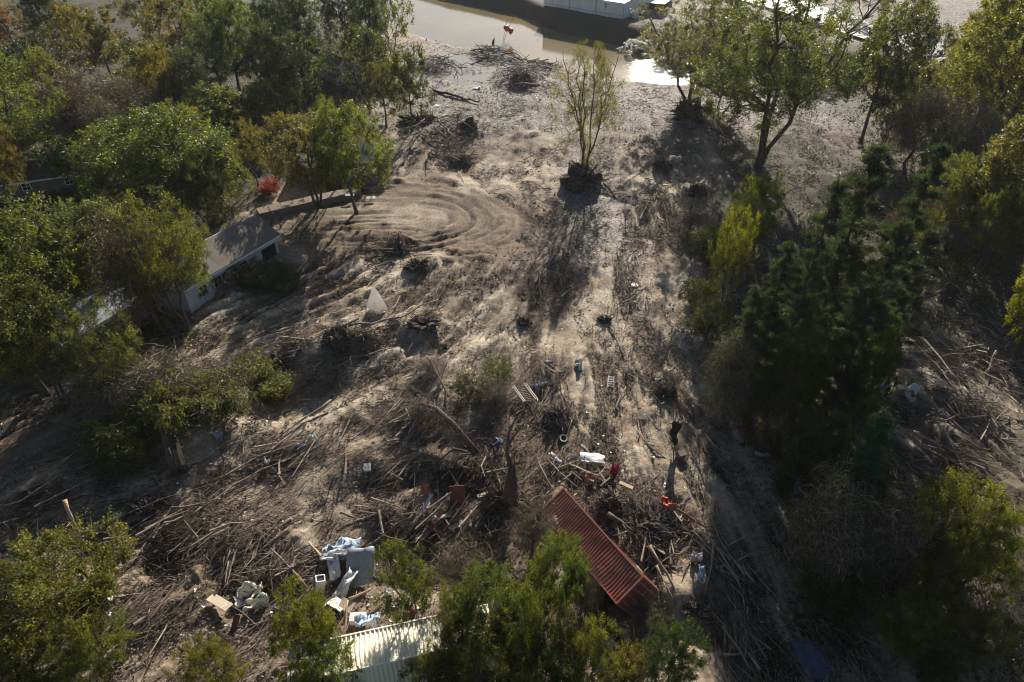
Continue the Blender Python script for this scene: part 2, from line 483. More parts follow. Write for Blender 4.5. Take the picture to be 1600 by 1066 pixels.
# mud: soil variants come from masks that say what kind of soil lies where
def mudmat():
    m, nt = newmat('mud')
    p = N(nt, 'ShaderNodeBsdfPrincipled'); o = N(nt, 'ShaderNodeOutputMaterial')
    tc = N(nt, 'ShaderNodeTexCoord')
    f = noise(nt, .35, 8, .7); f2 = noise(nt, 3.0, 6, .75); f3 = noise(nt, 11, 4, .7)
    r = ramp(nt, [(.30, (.145, .105, .072)), (.45, (.29, .23, .165)), (.60, (.45, .385, .295))]); nt.links.new(f, r.inputs[0])
    r2 = ramp(nt, [(.30, (.50, .48, .46)), (.62, (1.12, 1.12, 1.12))]); nt.links.new(f2, r2.inputs[0])
    col = mixc(nt, 1.0, r.outputs[0], r2.outputs[0], 'MULTIPLY')
    r3 = ramp(nt, [(.34, (.62, .60, .57)), (.52, (1, 1, 1)), (.70, (1.12, 1.12, 1.12))]); nt.links.new(f3, r3.inputs[0])
    col = mixc(nt, 1.0, col, r3.outputs[0], 'MULTIPLY')
    a = N(nt, 'ShaderNodeAttribute', attribute_name='soil')   # r fresh dark earth, g gravel, b leaf litter
    sp = N(nt, 'ShaderNodeSeparateColor'); nt.links.new(a.outputs['Color'], sp.inputs[0])
    s = N(nt, 'ShaderNodeAttribute', attribute_name='streak')
    rs = ramp(nt, [(0, (.30, .27, .25)), (.35, (.62, .59, .56)), (.62, (1.0, 1.0, 1.0)), (1, (1.25, 1.24, 1.22))]); nt.links.new(s.outputs['Fac'], rs.inputs[0])
    col = mixc(nt, 1.0, col, rs.outputs[0], 'MULTIPLY')
    fr = ramp(nt, [(.35, (.075, .05, .032)), (.65, (.185, .135, .09))]); nt.links.new(f2, fr.inputs[0])
    frs = mixc(nt, 1.0, fr.outputs[0], rs.outputs[0], 'MULTIPLY')
    col = mixc(nt, sp.outputs[0], col, frs)
    v = N(nt, 'ShaderNodeTexVoronoi'); v.inputs['Scale'].default_value = 4.5; nt.links.new(tc.outputs['Object'], v.inputs['Vector'])
    gr = ramp(nt, [(.0, (.085, .072, .06)), (.5, (.19, .168, .145)), (1, (.40, .36, .315))])
    sc = N(nt, 'ShaderNodeSeparateColor'); nt.links.new(v.outputs['Color'], sc.inputs[0]); nt.links.new(sc.outputs[0], gr.inputs[0])
    grm = mixc(nt, 1.0, gr.outputs[0], r2.outputs[0], 'MULTIPLY')
    col = mixc(nt, sp.outputs[1], col, grm)
    ll = ramp(nt, [(.35, (.022, .020, .012)), (.6, (.065, .055, .032)), (.75, (.12, .095, .055))]); nt.links.new(f3, ll.inputs[0])
    col = mixc(nt, sp.outputs[2], col, ll.outputs[0])
    nt.links.new(col, p.inputs['Base Color'])
    p.inputs['Roughness'].default_value = .9; p.inputs['Specular IOR Level'].default_value = .25
    b = N(nt, 'ShaderNodeBump'); b.inputs['Strength'].default_value = .7; b.inputs['Distance'].default_value = .10
    nt.links.new(noise(nt, 7, 9, .78), b.inputs['Height'])
    b2 = N(nt, 'ShaderNodeBump'); b2.inputs['Strength'].default_value = .4; b2.inputs['Distance'].default_value = .06
    nt.links.new(v.outputs['Distance'], b2.inputs['Height']); nt.links.new(b.outputs[0], b2.inputs['Normal'])
    nt.links.new(b2.outputs[0], p.inputs['Normal'])
    nt.links.new(p.outputs[0], o.inputs[0])
    return m
M_MUD = mudmat()

def watermat(name, col, ripple, rough, scale):
    m, nt = newmat(name)
    p = N(nt, 'ShaderNodeBsdfPrincipled'); o = N(nt, 'ShaderNodeOutputMaterial')
    f = noise(nt, .05, 4, .6)
    r = ramp(nt, [(.35, col), (.65, tuple(c * 1.3 for c in col))]); nt.links.new(f, r.inputs[0]); nt.links.new(r.outputs[0], p.inputs['Base Color'])
    p.inputs['Roughness'].default_value = rough; p.inputs['IOR'].default_value = 1.42
    tc = N(nt, 'ShaderNodeTexCoord')
    mp = N(nt, 'ShaderNodeMapping'); mp.inputs['Scale'].default_value = (.5, 1.6, 1); nt.links.new(tc.outputs['Object'], mp.inputs[0])
    b = N(nt, 'ShaderNodeBump'); b.inputs['Strength'].default_value = 1; b.inputs['Distance'].default_value = ripple * .55
    # the current is rougher in the riffle on the right, glassy in the pool on the left
    sx = N(nt, 'ShaderNodeSeparateXYZ'); nt.links.new(tc.outputs['Object'], sx.inputs[0])
    mr = N(nt, 'ShaderNodeMapRange'); mr.inputs['From Min'].default_value = 18; mr.inputs['From Max'].default_value = 46
    mr.inputs['To Min'].default_value = .05; mr.inputs['To Max'].default_value = 1.0
    nt.links.new(sx.outputs[0], mr.inputs[0]); nt.links.new(mr.outputs[0], b.inputs['Strength'])
    nt.links.new(noise(nt, scale, 4, .6, mp.outputs[0]), b.inputs['Height']); nt.links.new(b.outputs[0], p.inputs['Normal'])
    nt.links.new(p.outputs[0], o.inputs[0])
    return m
M_RIVER = watermat('river_water', (.15, .115, .062), .20, .06, 1.4)
M_POOLW = watermat('pool_water', (.14, .12, .09), .004, .02, 1.6)

# ---------------------------------------------------------------- ground sheet
def build_ground():
    rows_px = np.arange(1130, -62, -2.05)
    ys = np.array([G0(800, v)[1] for v in rows_px])
    ys = np.concatenate([[-3000, -900, -200, -60, -15, 0, 6, 10, 12.5], ys[ys > 13.5], [235, 250, 275, 310, 370, 500, 800, 1500, 3500]])
    u = np.linspace(-1, 1, 560)
    ext = np.array([1.03, 1.08, 1.16, 1.3, 1.6, 2.4, 4.5, 10, 30])
    u = np.concatenate([-ext[::-1], u, ext])
    w = 0.75 * (np.clip(ys, 14, 300) * cP + CAMH * sP) * 1.12 + 5
    X = u[None, :] * w[:, None]
    Y = np.repeat(ys[:, None], len(u), 1)
    # bend columns a little so that the mesh has no straight rows
    Z = Hf(X, Y)
    fade = sstep(122, 108, Y) * sstep(60, 52, np.abs(X))
    lf = LIC_F(X, Y) * fade; lm = LIC_M(X, Y) * fade; lc = LIC_C(X, Y) * fade
    dist = np.clip(np.hypot(Y, CAMH), 20, 400)
    mud = sstep(0.0, 1.0, fade)
    ex, ey, rr = swirl(X, Y); rr = rr + .42 * fbm(X, Y, 5, 4, 45)
    sw = (1 - sstep(.9, 1.15, rr)) * sstep(-30, -20, X)
    rough_zone = 1 - 0.55 * sw
    rp = sstep(-.15, .3, fbm(X, Y, 6, 3, 33)) * rough_zone
    Z += rp * (.10 * lf + .20 * lm) + (1 - rp) * (.025 * lf + .05 * lm) * rough_zone + .13 * lc * (1 - sw)
    Z += (0.045 * lm + .07 * lf + .10 * fbm(X, Y, .9, 3, 46)) * sw * sstep(.1, .4, rr)
    n1 = fbm(X, Y, 1.3, 4, 21)
    land = sstep(0, 1.5, Z - WATER_Z)
    Z += (0.16 * n1 * rough_zone + 0.08 * np.abs(fbm(X, Y, .55, 2, 25))) * land * np.where(Y > 125, 1.0, 0.8)
    # soil masks
    soil = np.zeros(X.shape + (3,))
    ring = sw * (.35 + .65 * sstep(.1, .6, rr + .3 * fbm(X, Y, 4, 3, 41)))
    soil[..., 0] = np.clip(ring * 1.0 + .7 * sstep(0.05, .35, fbm(X, Y, 13, 4, 51)) + 0.55 * sstep(52, 26, Y), 0, 1) * (1 - .9 * sstep(124, 150, Y))
    gx = sstep(7, 0, np.abs(X - 11)) * sstep(60, 72, Y) * sstep(118, 90, Y) + sstep(100, 112, Y) * sstep(-30, -10, X)
    soil[..., 1] = np.clip(gx, 0, 1) * .9
    # leaf litter in the woods left and right, bank earth beyond the river
    edgeL = np.interp(Y, [10, 30, 45, 60, 75, 85, 100, 120, 160, 220], [-60, -48, -38, -33, -36, -30, -24, -22, -26, -50]) + 6 * fbm(X, Y, 8, 3, 61)
    edgeR = np.interp(Y, [10, 25, 40, 60, 80, 100, 120, 135], [34, 26, 24, 22, 24, 32, 52, 60]) + 6 * fbm(X, Y, 7, 3, 62)
    lit = np.maximum(sstep(2, -3, X - edgeL), sstep(-2, 3, X - edgeR) * sstep(135, 120, Y))
    yf = np.interp(X, RF[:, 0], RF[:, 1])
    bank = sstep(-4, 0, Y - yf) * sstep(22, 10, Y - yf)
    lit = np.maximum(lit, bank)
    # clearings with sand among the right-hand trees
    for (a, b, r) in [(1330, 700, 5), (1420, 640, 5), (1500, 620, 6), (1540, 800, 5), (1390, 500, 3), (1560, 1040, 4), (1480, 560, 5), (1300, 200, 12)]:
        gx0, gy0 = G0(a, b)
        lit = lit * (1 - .85 * np.exp(-(((X - gx0) ** 2 + (Y - gy0) ** 2) / (r * r))))
    soil[..., 2] = np.clip(lit, 0, 1)
    streak = np.clip(.62 + (.10 + .16 * rp + .1 * sw) * lf + (.08 + .18 * rp + .1 * sw) * lm + .10 * lc - .18 * rp, 0, 1)
    ny, nx = X.shape
    V = np.stack([X, Y, Z], -1).reshape(-1, 3)
    i = np.arange(ny - 1)[:, None] * nx; j = np.arange(nx - 1)[None, :]
    F = np.stack([i + j, i + j + 1, i + nx + j + 1, i + nx + j], -1).reshape(-1, 4)
    me = mesh_np('ground', V, F, [M_MUD], True, {'soil': soil.reshape(-1, 3), 'streak': streak.ravel()})
    tag(link('ground', me), kind='structure')
build_ground()

def sheet(name, pts, z, mat):
    v = [(x, y, z) for x, y in pts]
    me = bpy.data.meshes.new(name); me.from_pydata(v, [], [list(range(len(v)))]); me.materials.append(mat)
    return link(name, me)
left = [(x, y - 14) for x, y in RN]; right = [(x, y + 6) for x, y in RF][::-1]
tag(sheet('river_water', left[1:] + right[:-1], WATER_Z, M_RIVER), kind='structure')
pc = G0(727, 110)
zp = float(Hf(pc[0] + 6, pc[1]))
pm = -.85
tag(sheet('pool_water', [(pc[0] + 10.5 * math.cos(t) , pc[1] + 12 * math.sin(t)) for t in np.linspace(0, 2 * math.pi, 40, endpoint=False)], pm + .42 + .08, M_POOLW), kind='structure')
# road and lot on the far bank
def strip(name, line, width, lift, mat):
    mb = MB(); pts = np.array(line, float)
    tt = np.linspace(0, len(pts) - 1, 60); xx = np.interp(tt, range(len(pts)), pts[:, 0]); yy = np.interp(tt, range(len(pts)), pts[:, 1])
    d = np.gradient(np.stack([xx, yy], 1), axis=0); d /= np.linalg.norm(d, axis=1)[:, None]; nn = np.stack([-d[:, 1], d[:, 0]], 1)
    v = []; q = []
    zz = Hf(xx, yy)
    for k in range(60):
        for s in (-.5, .5):
            v.append((xx[k] + nn[k, 0] * width * s, yy[k] + nn[k, 1] * width * s, max(zz[k], 1.2) + lift))
    for k in range(59): q.append((2 * k, 2 * k + 2, 2 * k + 3, 2 * k + 1))
    mb.add(v, q); return mb.obj(name, mat)
tag(strip('road', [G0(1080, -30, 1.2), G0(1250, 15, 1.2), G0(1340, 45, 1.2), G0(1500, 92, 1.2)], 13, .35, M_ROAD), kind='structure')
# ---------------------------------------------------------------- buildings
def quad_obj(name, pts, mat, parent, thick=.12):
    """a slab with real thickness from a planar outline in local coordinates"""
    p = [Vector(q) for q in pts]
    n = (p[1] - p[0]).cross(p[2] - p[0]).normalized()
    if n.z < 0 or (abs(n.z) < 1e-3): pass
    v = [tuple(q) for q in p] + [tuple(q - n * thick) for q in p]
    k = len(p)
    f = [list(range(k)), list(range(2 * k - 1, k - 1, -1))] + [[i, k + i, k + (i + 1) % k, (i + 1) % k] for i in range(k)]
    me = bpy.data.meshes.new(name); me.from_pydata(v, [], f); me.materials.append(mat)
    return link(name, me, parent)
def gable_house(name, label, cat, ridge_a, ridge_b, L, halfw, zr, ze, wallmat, roofmat, wins=(), doors=(), trim=M_PALETRIM, base_z=-.3):
    """ridge from world xy ridge_b backwards towards ridge_a, length L; local x along the ridge"""
    a = Vector(ridge_a); b = Vector(ridge_b); d = (b - a).normalized(); c = b - d * (L / 2)
    e = empty(name, (c.x, c.y, float(Hf(c.x, c.y))), math.atan2(d.y, d.x))
    h = L / 2; o = .35
    zr -= e.location.z; ze -= e.location.z
    mb = MB()
    w = halfw - .05
    for (p, q, r) in (((-h, -w, 0), (h, -w, 0), 'f'), ((-h, w, 0), (h, w, 0), 'b')):
        mb = MB()
        mb.box((p[0], min(p[1], p[1] + .12 if r == 'f' else p[1] - .12), base_z - .5), (q[0], max(p[1], p[1] + .12 if r == 'f' else p[1] - .12), ze - .02))
        mb.obj('wall', wallmat, e)
    for s in (-1, 1):
        x0 = s * h; x1 = x0 - s * .12
        v = []; zt = zr - .1
        for x in (x0, x1): v += [(x, -w + .122, base_z - .5), (x, w - .122, base_z - .5), (x, w - .122, ze - .02), (x, 0, zt), (x, -w + .122, ze - .02)]
        me = bpy.data.meshes.new('gable_wall')
        f = [[0, 1, 2, 3, 4], [9, 8, 7, 6, 5]] + [[i, 5 + i, 5 + (i + 1) % 5, (i + 1) % 5] for i in range(5)]
        me.from_pydata(v, [], f); me.materials.append(wallmat); link('gable_wall', me, e)
    sl = (zr - ze) / halfw
    oz = .4
    for s in (-1, 1):
        y1 = s * (halfw + oz); z1 = ze - sl * oz
        pts = [(-h - o, s * .01, zr), (h + o, s * .01, zr), (h + o, y1, z1), (-h - o, y1, z1)]
        if s > 0: pts = pts[::-1]
        quad_obj('roof', pts, roofmat, e, .12)
        t = MB(); t.bar((-h - o, y1 + s * .03, z1 - .08), (h + o, y1 + s * .03, z1 - .08), .05, .2); t.obj('gutter', trim, e)
        for x in (-h - o - .02, h + o + .02):
            t = MB(); t.bar((x, 0, zr - .05), (x, y1, z1 - .05), .05, .2); t.obj('barge_board', trim, e)
    t = MB(); t.bar((-h - o, 0, zr + .03), (h + o, 0, zr + .03), .25, .06); t.obj('ridge_cap', trim, e)
    for (side, pos, z0, ww, hh) in wins:
        fr = MB(); gl = MB()
        if side in ('f', 'b'):
            y = -w if side == 'f' else w; sg = -1 if side == 'f' else 1
            fr.box((pos - ww / 2 - .09, min(y, y + sg * .06), z0 - .09), (pos + ww / 2 + .09, max(y, y + sg * .06), z0 + hh + .09))
            gl.box((pos - ww / 2, min(y + sg * .03, y + sg * .075), z0), (pos + ww / 2, max(y + sg * .03, y + sg * .075), z0 + hh))
            gb = MB(); gb.box((pos - .025, min(y + sg * .076, y + sg * .1), z0), (pos + .025, max(y + sg * .076, y + sg * .1), z0 + hh)); gb.box((pos - ww / 2, min(y + sg * .077, y + sg * .09), z0 + hh / 2 - .02), (pos + ww / 2, max(y + sg * .077, y + sg * .09), z0 + hh / 2 + .02))
        else:
            x = h if side == 'r' else -h; sg = 1 if side == 'r' else -1
            fr.box((min(x, x + sg * .06), pos - ww / 2 - .09, z0 - .09), (max(x, x + sg * .06), pos + ww / 2 + .09, z0 + hh + .09))
            gl.box((min(x + sg * .03, x + sg * .075), pos - ww / 2, z0), (max(x + sg * .03, x + sg * .075), pos + ww / 2, z0 + hh))
            gb = MB(); gb.box((min(x + sg * .076, x + sg * .1), pos - .025, z0), (max(x + sg * .076, x + sg * .1), pos + .025, z0 + hh))
        f = fr.obj('window', trim, e); gl.obj('pane', M_GLASS, f); gb.obj('glazing_bar', trim, f)
    for (side, pos, ww, hh, mt) in doors:
        y = -w; dr = MB(); dr.box((pos - ww / 2, y - .05, 0), (pos + ww / 2, y + .01, hh)); dr.obj('door', mt, e)
    return tag(e, label, cat)

ra = G0(300, 388, 4.6); rb = G0(395, 331, 4.6)
H1 = gable_house('white_house', 'pale house with white siding and grey shingled roof at the left edge of the mud', 'house', ra, rb, 13.5, 2.7, 4.6, 2.75, M_SIDING, M_ROOF,
                 wins=[('f', 1.2, 1.3, .9, .8), ('f', -2.6, 1.1, 1.0, 1.0), ('f', -4.6, 1.1, .9, 1.0), ('r', 1.0, 1.1, .9, .9)], doors=[('f', 5.2, 2.2, 2.1, M_BLACK)])  # the black door slab paints the shade of the porch opening
H1.rotation_euler = (math.radians(-4), math.radians(3), H1.rotation_euler[2]); H1.location.z -= .25
H2 = gable_house('low_shed', 'low shed with muddy pale blue roof and dark board wall among the left trees', 'shed', G0(120, 480, 3.4), G0(190, 441, 3.4), 8.5, 2.6, 3.4, 2.6, M_BOARDWALL, M_BLUEROOF,
                 wins=[('f', 1.5, 1.1, .8, .7)])
H3 = gable_house('cottage', 'grey roofed cottage with a small white framed window behind the yellow green tree', 'house', G0(490, 222, 4.4), G0(575, 215, 4.4), 9, 3.6, 4.4, 2.8, M_BOARDWALL, M_BLUEROOF,
                 wins=[('f', .2, 1.1, .9, 1.0), ('f', -2.8, 1.1, .9, 1.0)], doors=[('f', 2.6, 1.0, 2.0, M_DARKROOF)])
H4 = gable_house('gabled_cottage', 'small white gabled cottage in the shade of the dark evergreens', 'house', G0(515, 82, 4.2), G0(538, 92, 4.2), 7, 2.3, 4.2, 2.7, M_SIDING, M_DARKROOF,
                 wins=[('f', .5, 1.0, .8, .9), ('r', 0, 1.0, .8, 1.0)])
H5 = gable_house('porch_house', 'bluish house glimpsed between the evergreens left of the white cottage', 'house', G0(410, 100, 3.9), G0(480, 96, 3.9), 8, 2.6, 3.9, 2.7, M_SIDING, M_DARKROOF,
                 wins=[('f', 1.6, 1.0, .8, 1.0), ('f', -1.6, 1.0, .8, 1.0)])
H6 = gable_house('long_house', 'long low dark roofed building at the far left behind the trees', 'building', G0(40, 256, 3.6), G0(160, 240, 3.6), 13, 3.2, 3.6, 2.7, M_BOARDWALL, M_DARKROOF,
                 wins=[('f', -3, 1.0, .9, .9), ('f', 2, 1.0, .9, .9)])

# low retaining wall under the two trees, with separate capping slabs
wa = Vector(G0(402, 326, 1.2) + (0,)); wb = Vector(G0(562, 290, 1.2) + (0,))
e = empty('retaining_wall', (wa.x, wa.y, 0)); d = (wb - wa); L = d.length; e.rotation_euler = (0, 0, math.atan2(d.y, d.x))
zz = max(float(Hf(wa.x + (wb.x - wa.x) * t, wa.y + (wb.y - wa.y) * t)) for t in np.linspace(0, 1, 12)) - .35
m = MB(); m.box((0, -.3, zz - 1), (L, 1.3, zz + .95)); m.obj('wall_body', M_CONC, e)
ns = 9
for k in range(ns):
    m = MB(); m.box((k * L / ns + .02, -.36, zz + .953), ((k + 1) * L / ns - .02, 1.36, zz + 1.06 + random.uniform(0, .02))); m.obj('capping_slab', M_CONC, e)
tag(e, 'long low wall with mud coloured capping running behind the two trees by the turning circle', 'wall')

# warehouse on the far bank
w1 = Vector(G0(973, 29, 1.2)); w0 = Vector(G0(855, 9, 1.2)); dw = (w0 - w1).normalized(); pw = Vector((-dw.y, dw.x))
if pw.y < 0: pw = -pw
Lw = 23
e = empty('warehouse', (w1.x, w1.y, 1.2), math.atan2(dw.y, dw.x))
sgn = 1 if Vector((math.cos(e.rotation_euler[2] + math.pi / 2), math.sin(e.rotation_euler[2] + math.pi / 2))).dot(pw) > 0 else -1
HW = 3.3; DW = 26
npan = 9
for k in range(npan):
    m = MB(); m.box((k * Lw / npan + .03, 0, -.6 if k % 2 else -.6), ((k + 1) * Lw / npan - .03, sgn * .2, HW)); m.obj('wall_panel', M_METALWALL, e)
m = MB(); m.box((.1, sgn * .21, -.6), (Lw - .1, sgn * .35, HW - .05)); m.obj('wall_backing', M_STEEL, e)
m = MB(); m.box((.02, sgn * .36, -.6), (.22, sgn * DW, HW)); m.obj('side_wall', M_METALWALL, e)
m = MB(); m.box((Lw - .22, sgn * .36, -.6), (Lw, sgn * DW, HW)); m.obj('side_wall', M_METALWALL, e)
m = MB(); m.box((0, sgn * (DW - .2), -.6), (Lw, sgn * DW, HW)); m.obj('rear_wall', M_METALWALL, e)
for (y0, y1, z0, z1) in ((-.3, DW / 2, HW + .02, HW + 1.3), (DW + .3, DW / 2, HW + .02, HW + 1.3)):
    quad_obj('roof', [(-.3, sgn * y0, z0), (Lw + .3, sgn * y0, z0), (Lw + .3, sgn * y1, z1), (-.3, sgn * y1, z1)], M_METALROOF, e, -.12 if (sgn > 0) == (y0 < 0) else .12)
for k in range(0, npan + 1, 3):
    m = MB(); m.tube([(k * Lw / npan, -sgn * .12, -.6), (k * Lw / npan, -sgn * .12, HW + .05)], .09, 6); m.obj('downpipe', M_STEEL, e)
m = MB(); m.box((0.3, -sgn * .02, .5), (Lw - .3, -sgn * .06, .62)); m.obj('rail', M_STEEL, e)
for k, xx in ((0, 4.6),):
    m = MB(); m.box((xx, -sgn * .01, 1.7), (xx + .7, -sgn * .05, 2.8)); m.obj('vent', M_BOARD, e)
for xx in (5, 14):
    m = MB(); m.tube([(xx, sgn * 4, HW + .2), (xx, sgn * 4, HW + 1.1)], .3, 10); m.obj('roof_vent', M_STEEL, e)
tag(e, 'long pale metal warehouse with a white roof on the far river bank', 'warehouse')
m = MB(); x, y, z = G(992, 27); m.box((x - .7, y - .6, .8), (x + .7, y + .6, 2.3)); m.box((x - .75, y - .65, 2.303), (x + .75, y + .65, 2.4))
tag(m.obj('utility_box', M_PALEBLUE), 'small pale box at the right corner of the warehouse', 'utility box')
m = MB(); x, y, z = G(1000, 24)
e = empty('lean_to', (x + 3, y + 4, 1.1), math.radians(-25))
m.box((-4, -2, 2.3), (4, 3, 2.42)); m.obj('roof', M_METALROOF, e)
for sx in (-3.8, 3.8):
    for sy in (-1.8, 2.8):
        m = MB(); m.box((sx - .06, sy - .06, -.4), (sx + .06, sy + .06, 2.298)); m.obj('post', M_RUST, e)
m = MB(); m.box((-3.7, 2.6, -.4), (3.7, 2.7, 2.2)); m.obj('rear_wall', M_RUST, e)
tag(e, 'low open lean-to with a pale flat roof right of the warehouse', 'shelter')

# ---------------------------------------------------------------- shipping containers
def container(name, label, L, W, Hh, M, mat, endmat, ribs):
    e = empty(name, (0, 0, 0)); e.matrix_world = M
    h, w, t = L / 2, W / 2, Hh / 2
    # corrugated roof: trapezoid ribs across the length
    def corr(n, length, depth):
        xs = []; zs = []
        for k in range(n):
            p = length / n; x0 = -length / 2 + k * p
            xs += [x0, x0 + .22 * p, x0 + .40 * p, x0 + .82 * p]; zs += [0, 0, depth, depth]
        xs.append(length / 2); zs.append(0)
        return xs, zs
    xs, zs = corr(ribs, L - .3, -.085)
    v = []; q = []
    nw = 9; yy_ = np.linspace(-w + .09, w - .09, nw)
    for x, z in zip(xs, zs):
        dz = .16 * fbm(np.full(nw, x + 30.0), yy_ * 1.3, 2.2, 3, ribs) - .02   # dents
        dz[[0, -1]] = 0
        for j in range(nw): v.append((x + .05 * math.sin(x * 2 + j * .5), yy_[j], t - .01 + z + min(dz[j], .02)))
    for k in range(len(xs) - 1):
        for j in range(nw - 1):
            b = nw * k + j; q.append((b, b + nw, b + nw + 1, b + 1))
    mb = MB(); mb.add(v, q); mb.box((xs[0] + .02, -w + .1, t - .30), (xs[-1] - .02, w - .1, t - .28)); mb.obj('roof_panel', mat, e)
    for s in (-1, 1):
        v = []; q = []
        for x, z in zip(xs, zs): v += [(x, s * (w - .02 + z), -t + .12), (x, s * (w - .02 + z), t - .10), (x, s * (w - .16), -t + .12), (x, s * (w - .16), t - .10)]
        for k in range(len(xs) - 1):
            b = 4 * k; q += [(b, b + 1, b + 5, b + 4), (b + 2, b + 6, b + 7, b + 3)]
        mb = MB(); mb.add(v, q); mb.obj('side_panel', mat, e)
        for z in (-t + .06, t - .05):
            mb = MB(); mb.bar((-h + .17, s * (w - .045), z), (h - .17, s * (w - .045), z), .09, .12); mb.obj('side_rail', mat, e)
    for sx in (-1, 1):
        for sy in (-1, 1):
            mb = MB(); mb.box((min(sx * h, sx * (h - .16)), min(sy * w, sy * (w - .14)), -t), (max(sx * h, sx * (h - .16)), max(sy * w, sy * (w - .14)), t + .015)); p = mb.obj('corner_post', mat, e)
        for z in (-t + .06, t - .06):
            mb = MB(); mb.box((min(sx * (h - .01), sx * (h - .13)), -w + .142, z - .06), (max(sx * (h - .01), sx * (h - .13)), w - .142, z + .055)); mb.obj('end_rail', mat, e)
    # closed front end and two door leaves with locking rods at the near end
    mb = MB(); mb.box((-h + .03, -w + .143, -t + .122), (-h + .10, w - .143, t - .122)); mb.obj('end_wall', endmat, e)
    for s in (-1, 1):
        mb = MB(); y0, y1 = (.012, w - .15) if s > 0 else (-w + .15, -.012)
        mb.box((h - .09, y0, -t + .13), (h - .03, y1, t - .13))
        for zc in (-.62, 0, .62): mb.box((h - .031, y0 + .08, zc - .22), (h - .012, y1 - .08, zc + .22))
        d = mb.obj('door', endmat, e)
        for yy in (.28, .8):
            r = MB(); r.tube([(h + .005, s * yy, -t + .06), (h + .005, s * yy, t - .06)], .022, 6); r.obj('lock_rod', M_STEEL, d)
        r = MB(); r.box((h + .01, s * .3, -.05), (h + .05, s * .55, 0)); r.obj('handle', M_STEEL, d)
    mb = MB(); mb.box((-h + .17, -w + .1, -t + .02), (h - .17, w - .1, -t + .11)); mb.obj('floor', M_RUST, e)
    return tag(e, label, 'shipping container')
def Rm(a, b, g): return Matrix.Rotation(g, 4, 'Z') @ Matrix.Rotation(b, 4, 'Y') @ Matrix.Rotation(a, 4, 'X')
MC = Matrix.Translation((5.84, 28.47, .48)) @ Rm(math.radians(31.74), math.radians(-9.37), math.radians(-62.05))
CONT = container('shipping_container', 'rust red corrugated shipping container lying tilted in the debris heap', 9.73, 2.44, 2.6, MC, M_RED, M_REDEND, 38)
ca = Vector(G0(450, 1013, 2.7)); cb = Vector(G0(715, 955, 2.7)); dc = (cb - ca).normalized(); pcn = Vector((dc.y, -dc.x))
cc = ca + dc * 5.9 + pcn * 1.22
MC2 = Matrix.Translation((cc.x, cc.y, 1.4)) @ Rm(math.radians(-7), math.radians(0), math.atan2(dc.y, dc.x))
container('shipping_container', 'cream corrugated shipping container half hidden by trees at the bottom edge', 11.8, 2.44, 2.6, MC2, M_CREAM, M_CREAM, 44)

# orange floats on two leaning poles by the river
x, y, z = G(783, 72)
e = empty('marker_float', (x, y, z))
m = MB(); m.tube([(0, 0, -.5), (1.6, .6, 3.6), (3.2, 1.0, 6.6)], .05, 6); m.obj('pole', M_BRANCH, e)
m = MB(); m.tube([(0, 0, -.5), (1.0, .6, 3.4), (1.5, .9, 6.2)], .04, 6); m.obj('pole', M_BRANCH, e)
for (cx_, cz_, s) in ((1.25, 3.95, .75), (2.25, 3.35, .8)):
    n = 12; rr = np.array([.10, .55, .85, .9, .55, .12]) * s; zz = np.array([-1.1, -.6, -.1, .35, .7, .8]) * s
    m = MB(); m.tube(np.stack([np.full(6, cx_), np.full(6, .6), cz_ + zz], 1), rr, n); m.obj('float', M_ORANGE, e, True)
tag(e, 'two red orange floats caught on leaning poles at the river edge', 'float')
# ---------------------------------------------------------------- trees
def unit(a): return a / (np.linalg.norm(a, axis=-1, keepdims=True) + 1e-9)
def crown_points(n, R, zc, rz, flat=.0, seed=0, inner=.35):
    """clump centres in an uneven ellipsoid shell"""
    r = np.random.default_rng(seed)
    lobes = unit(r.normal(size=(14, 3))); lw = r.uniform(-.42, .42, 14)
    out = []
    while len(out) < n:
        d = unit(r.normal(size=(1, 3)))[0]
        if d[2] < -.75: continue
        rad = 1 + sum(lw[k] * max(0, d @ lobes[k]) ** 5 for k in range(14))
        s = r.uniform(inner ** 3, 1) ** (1 / 3)
        p = d * s * rad
        out.append((p[0] * R, p[1] * R, zc + p[2] * rz))
    return np.array(out)
def limb(a, b, n, wob, r):
    t = np.linspace(0, 1, n)[:, None]
    p = a + (b - a) * t
    p[1:-1] += r.normal(size=(n - 2, 3)) * wob * np.linalg.norm(b - a)
    # limbs start out steep then spread
    p[:, 2] += np.sin(t[:, 0] * math.pi) * .08 * np.linalg.norm(b - a)
    return p
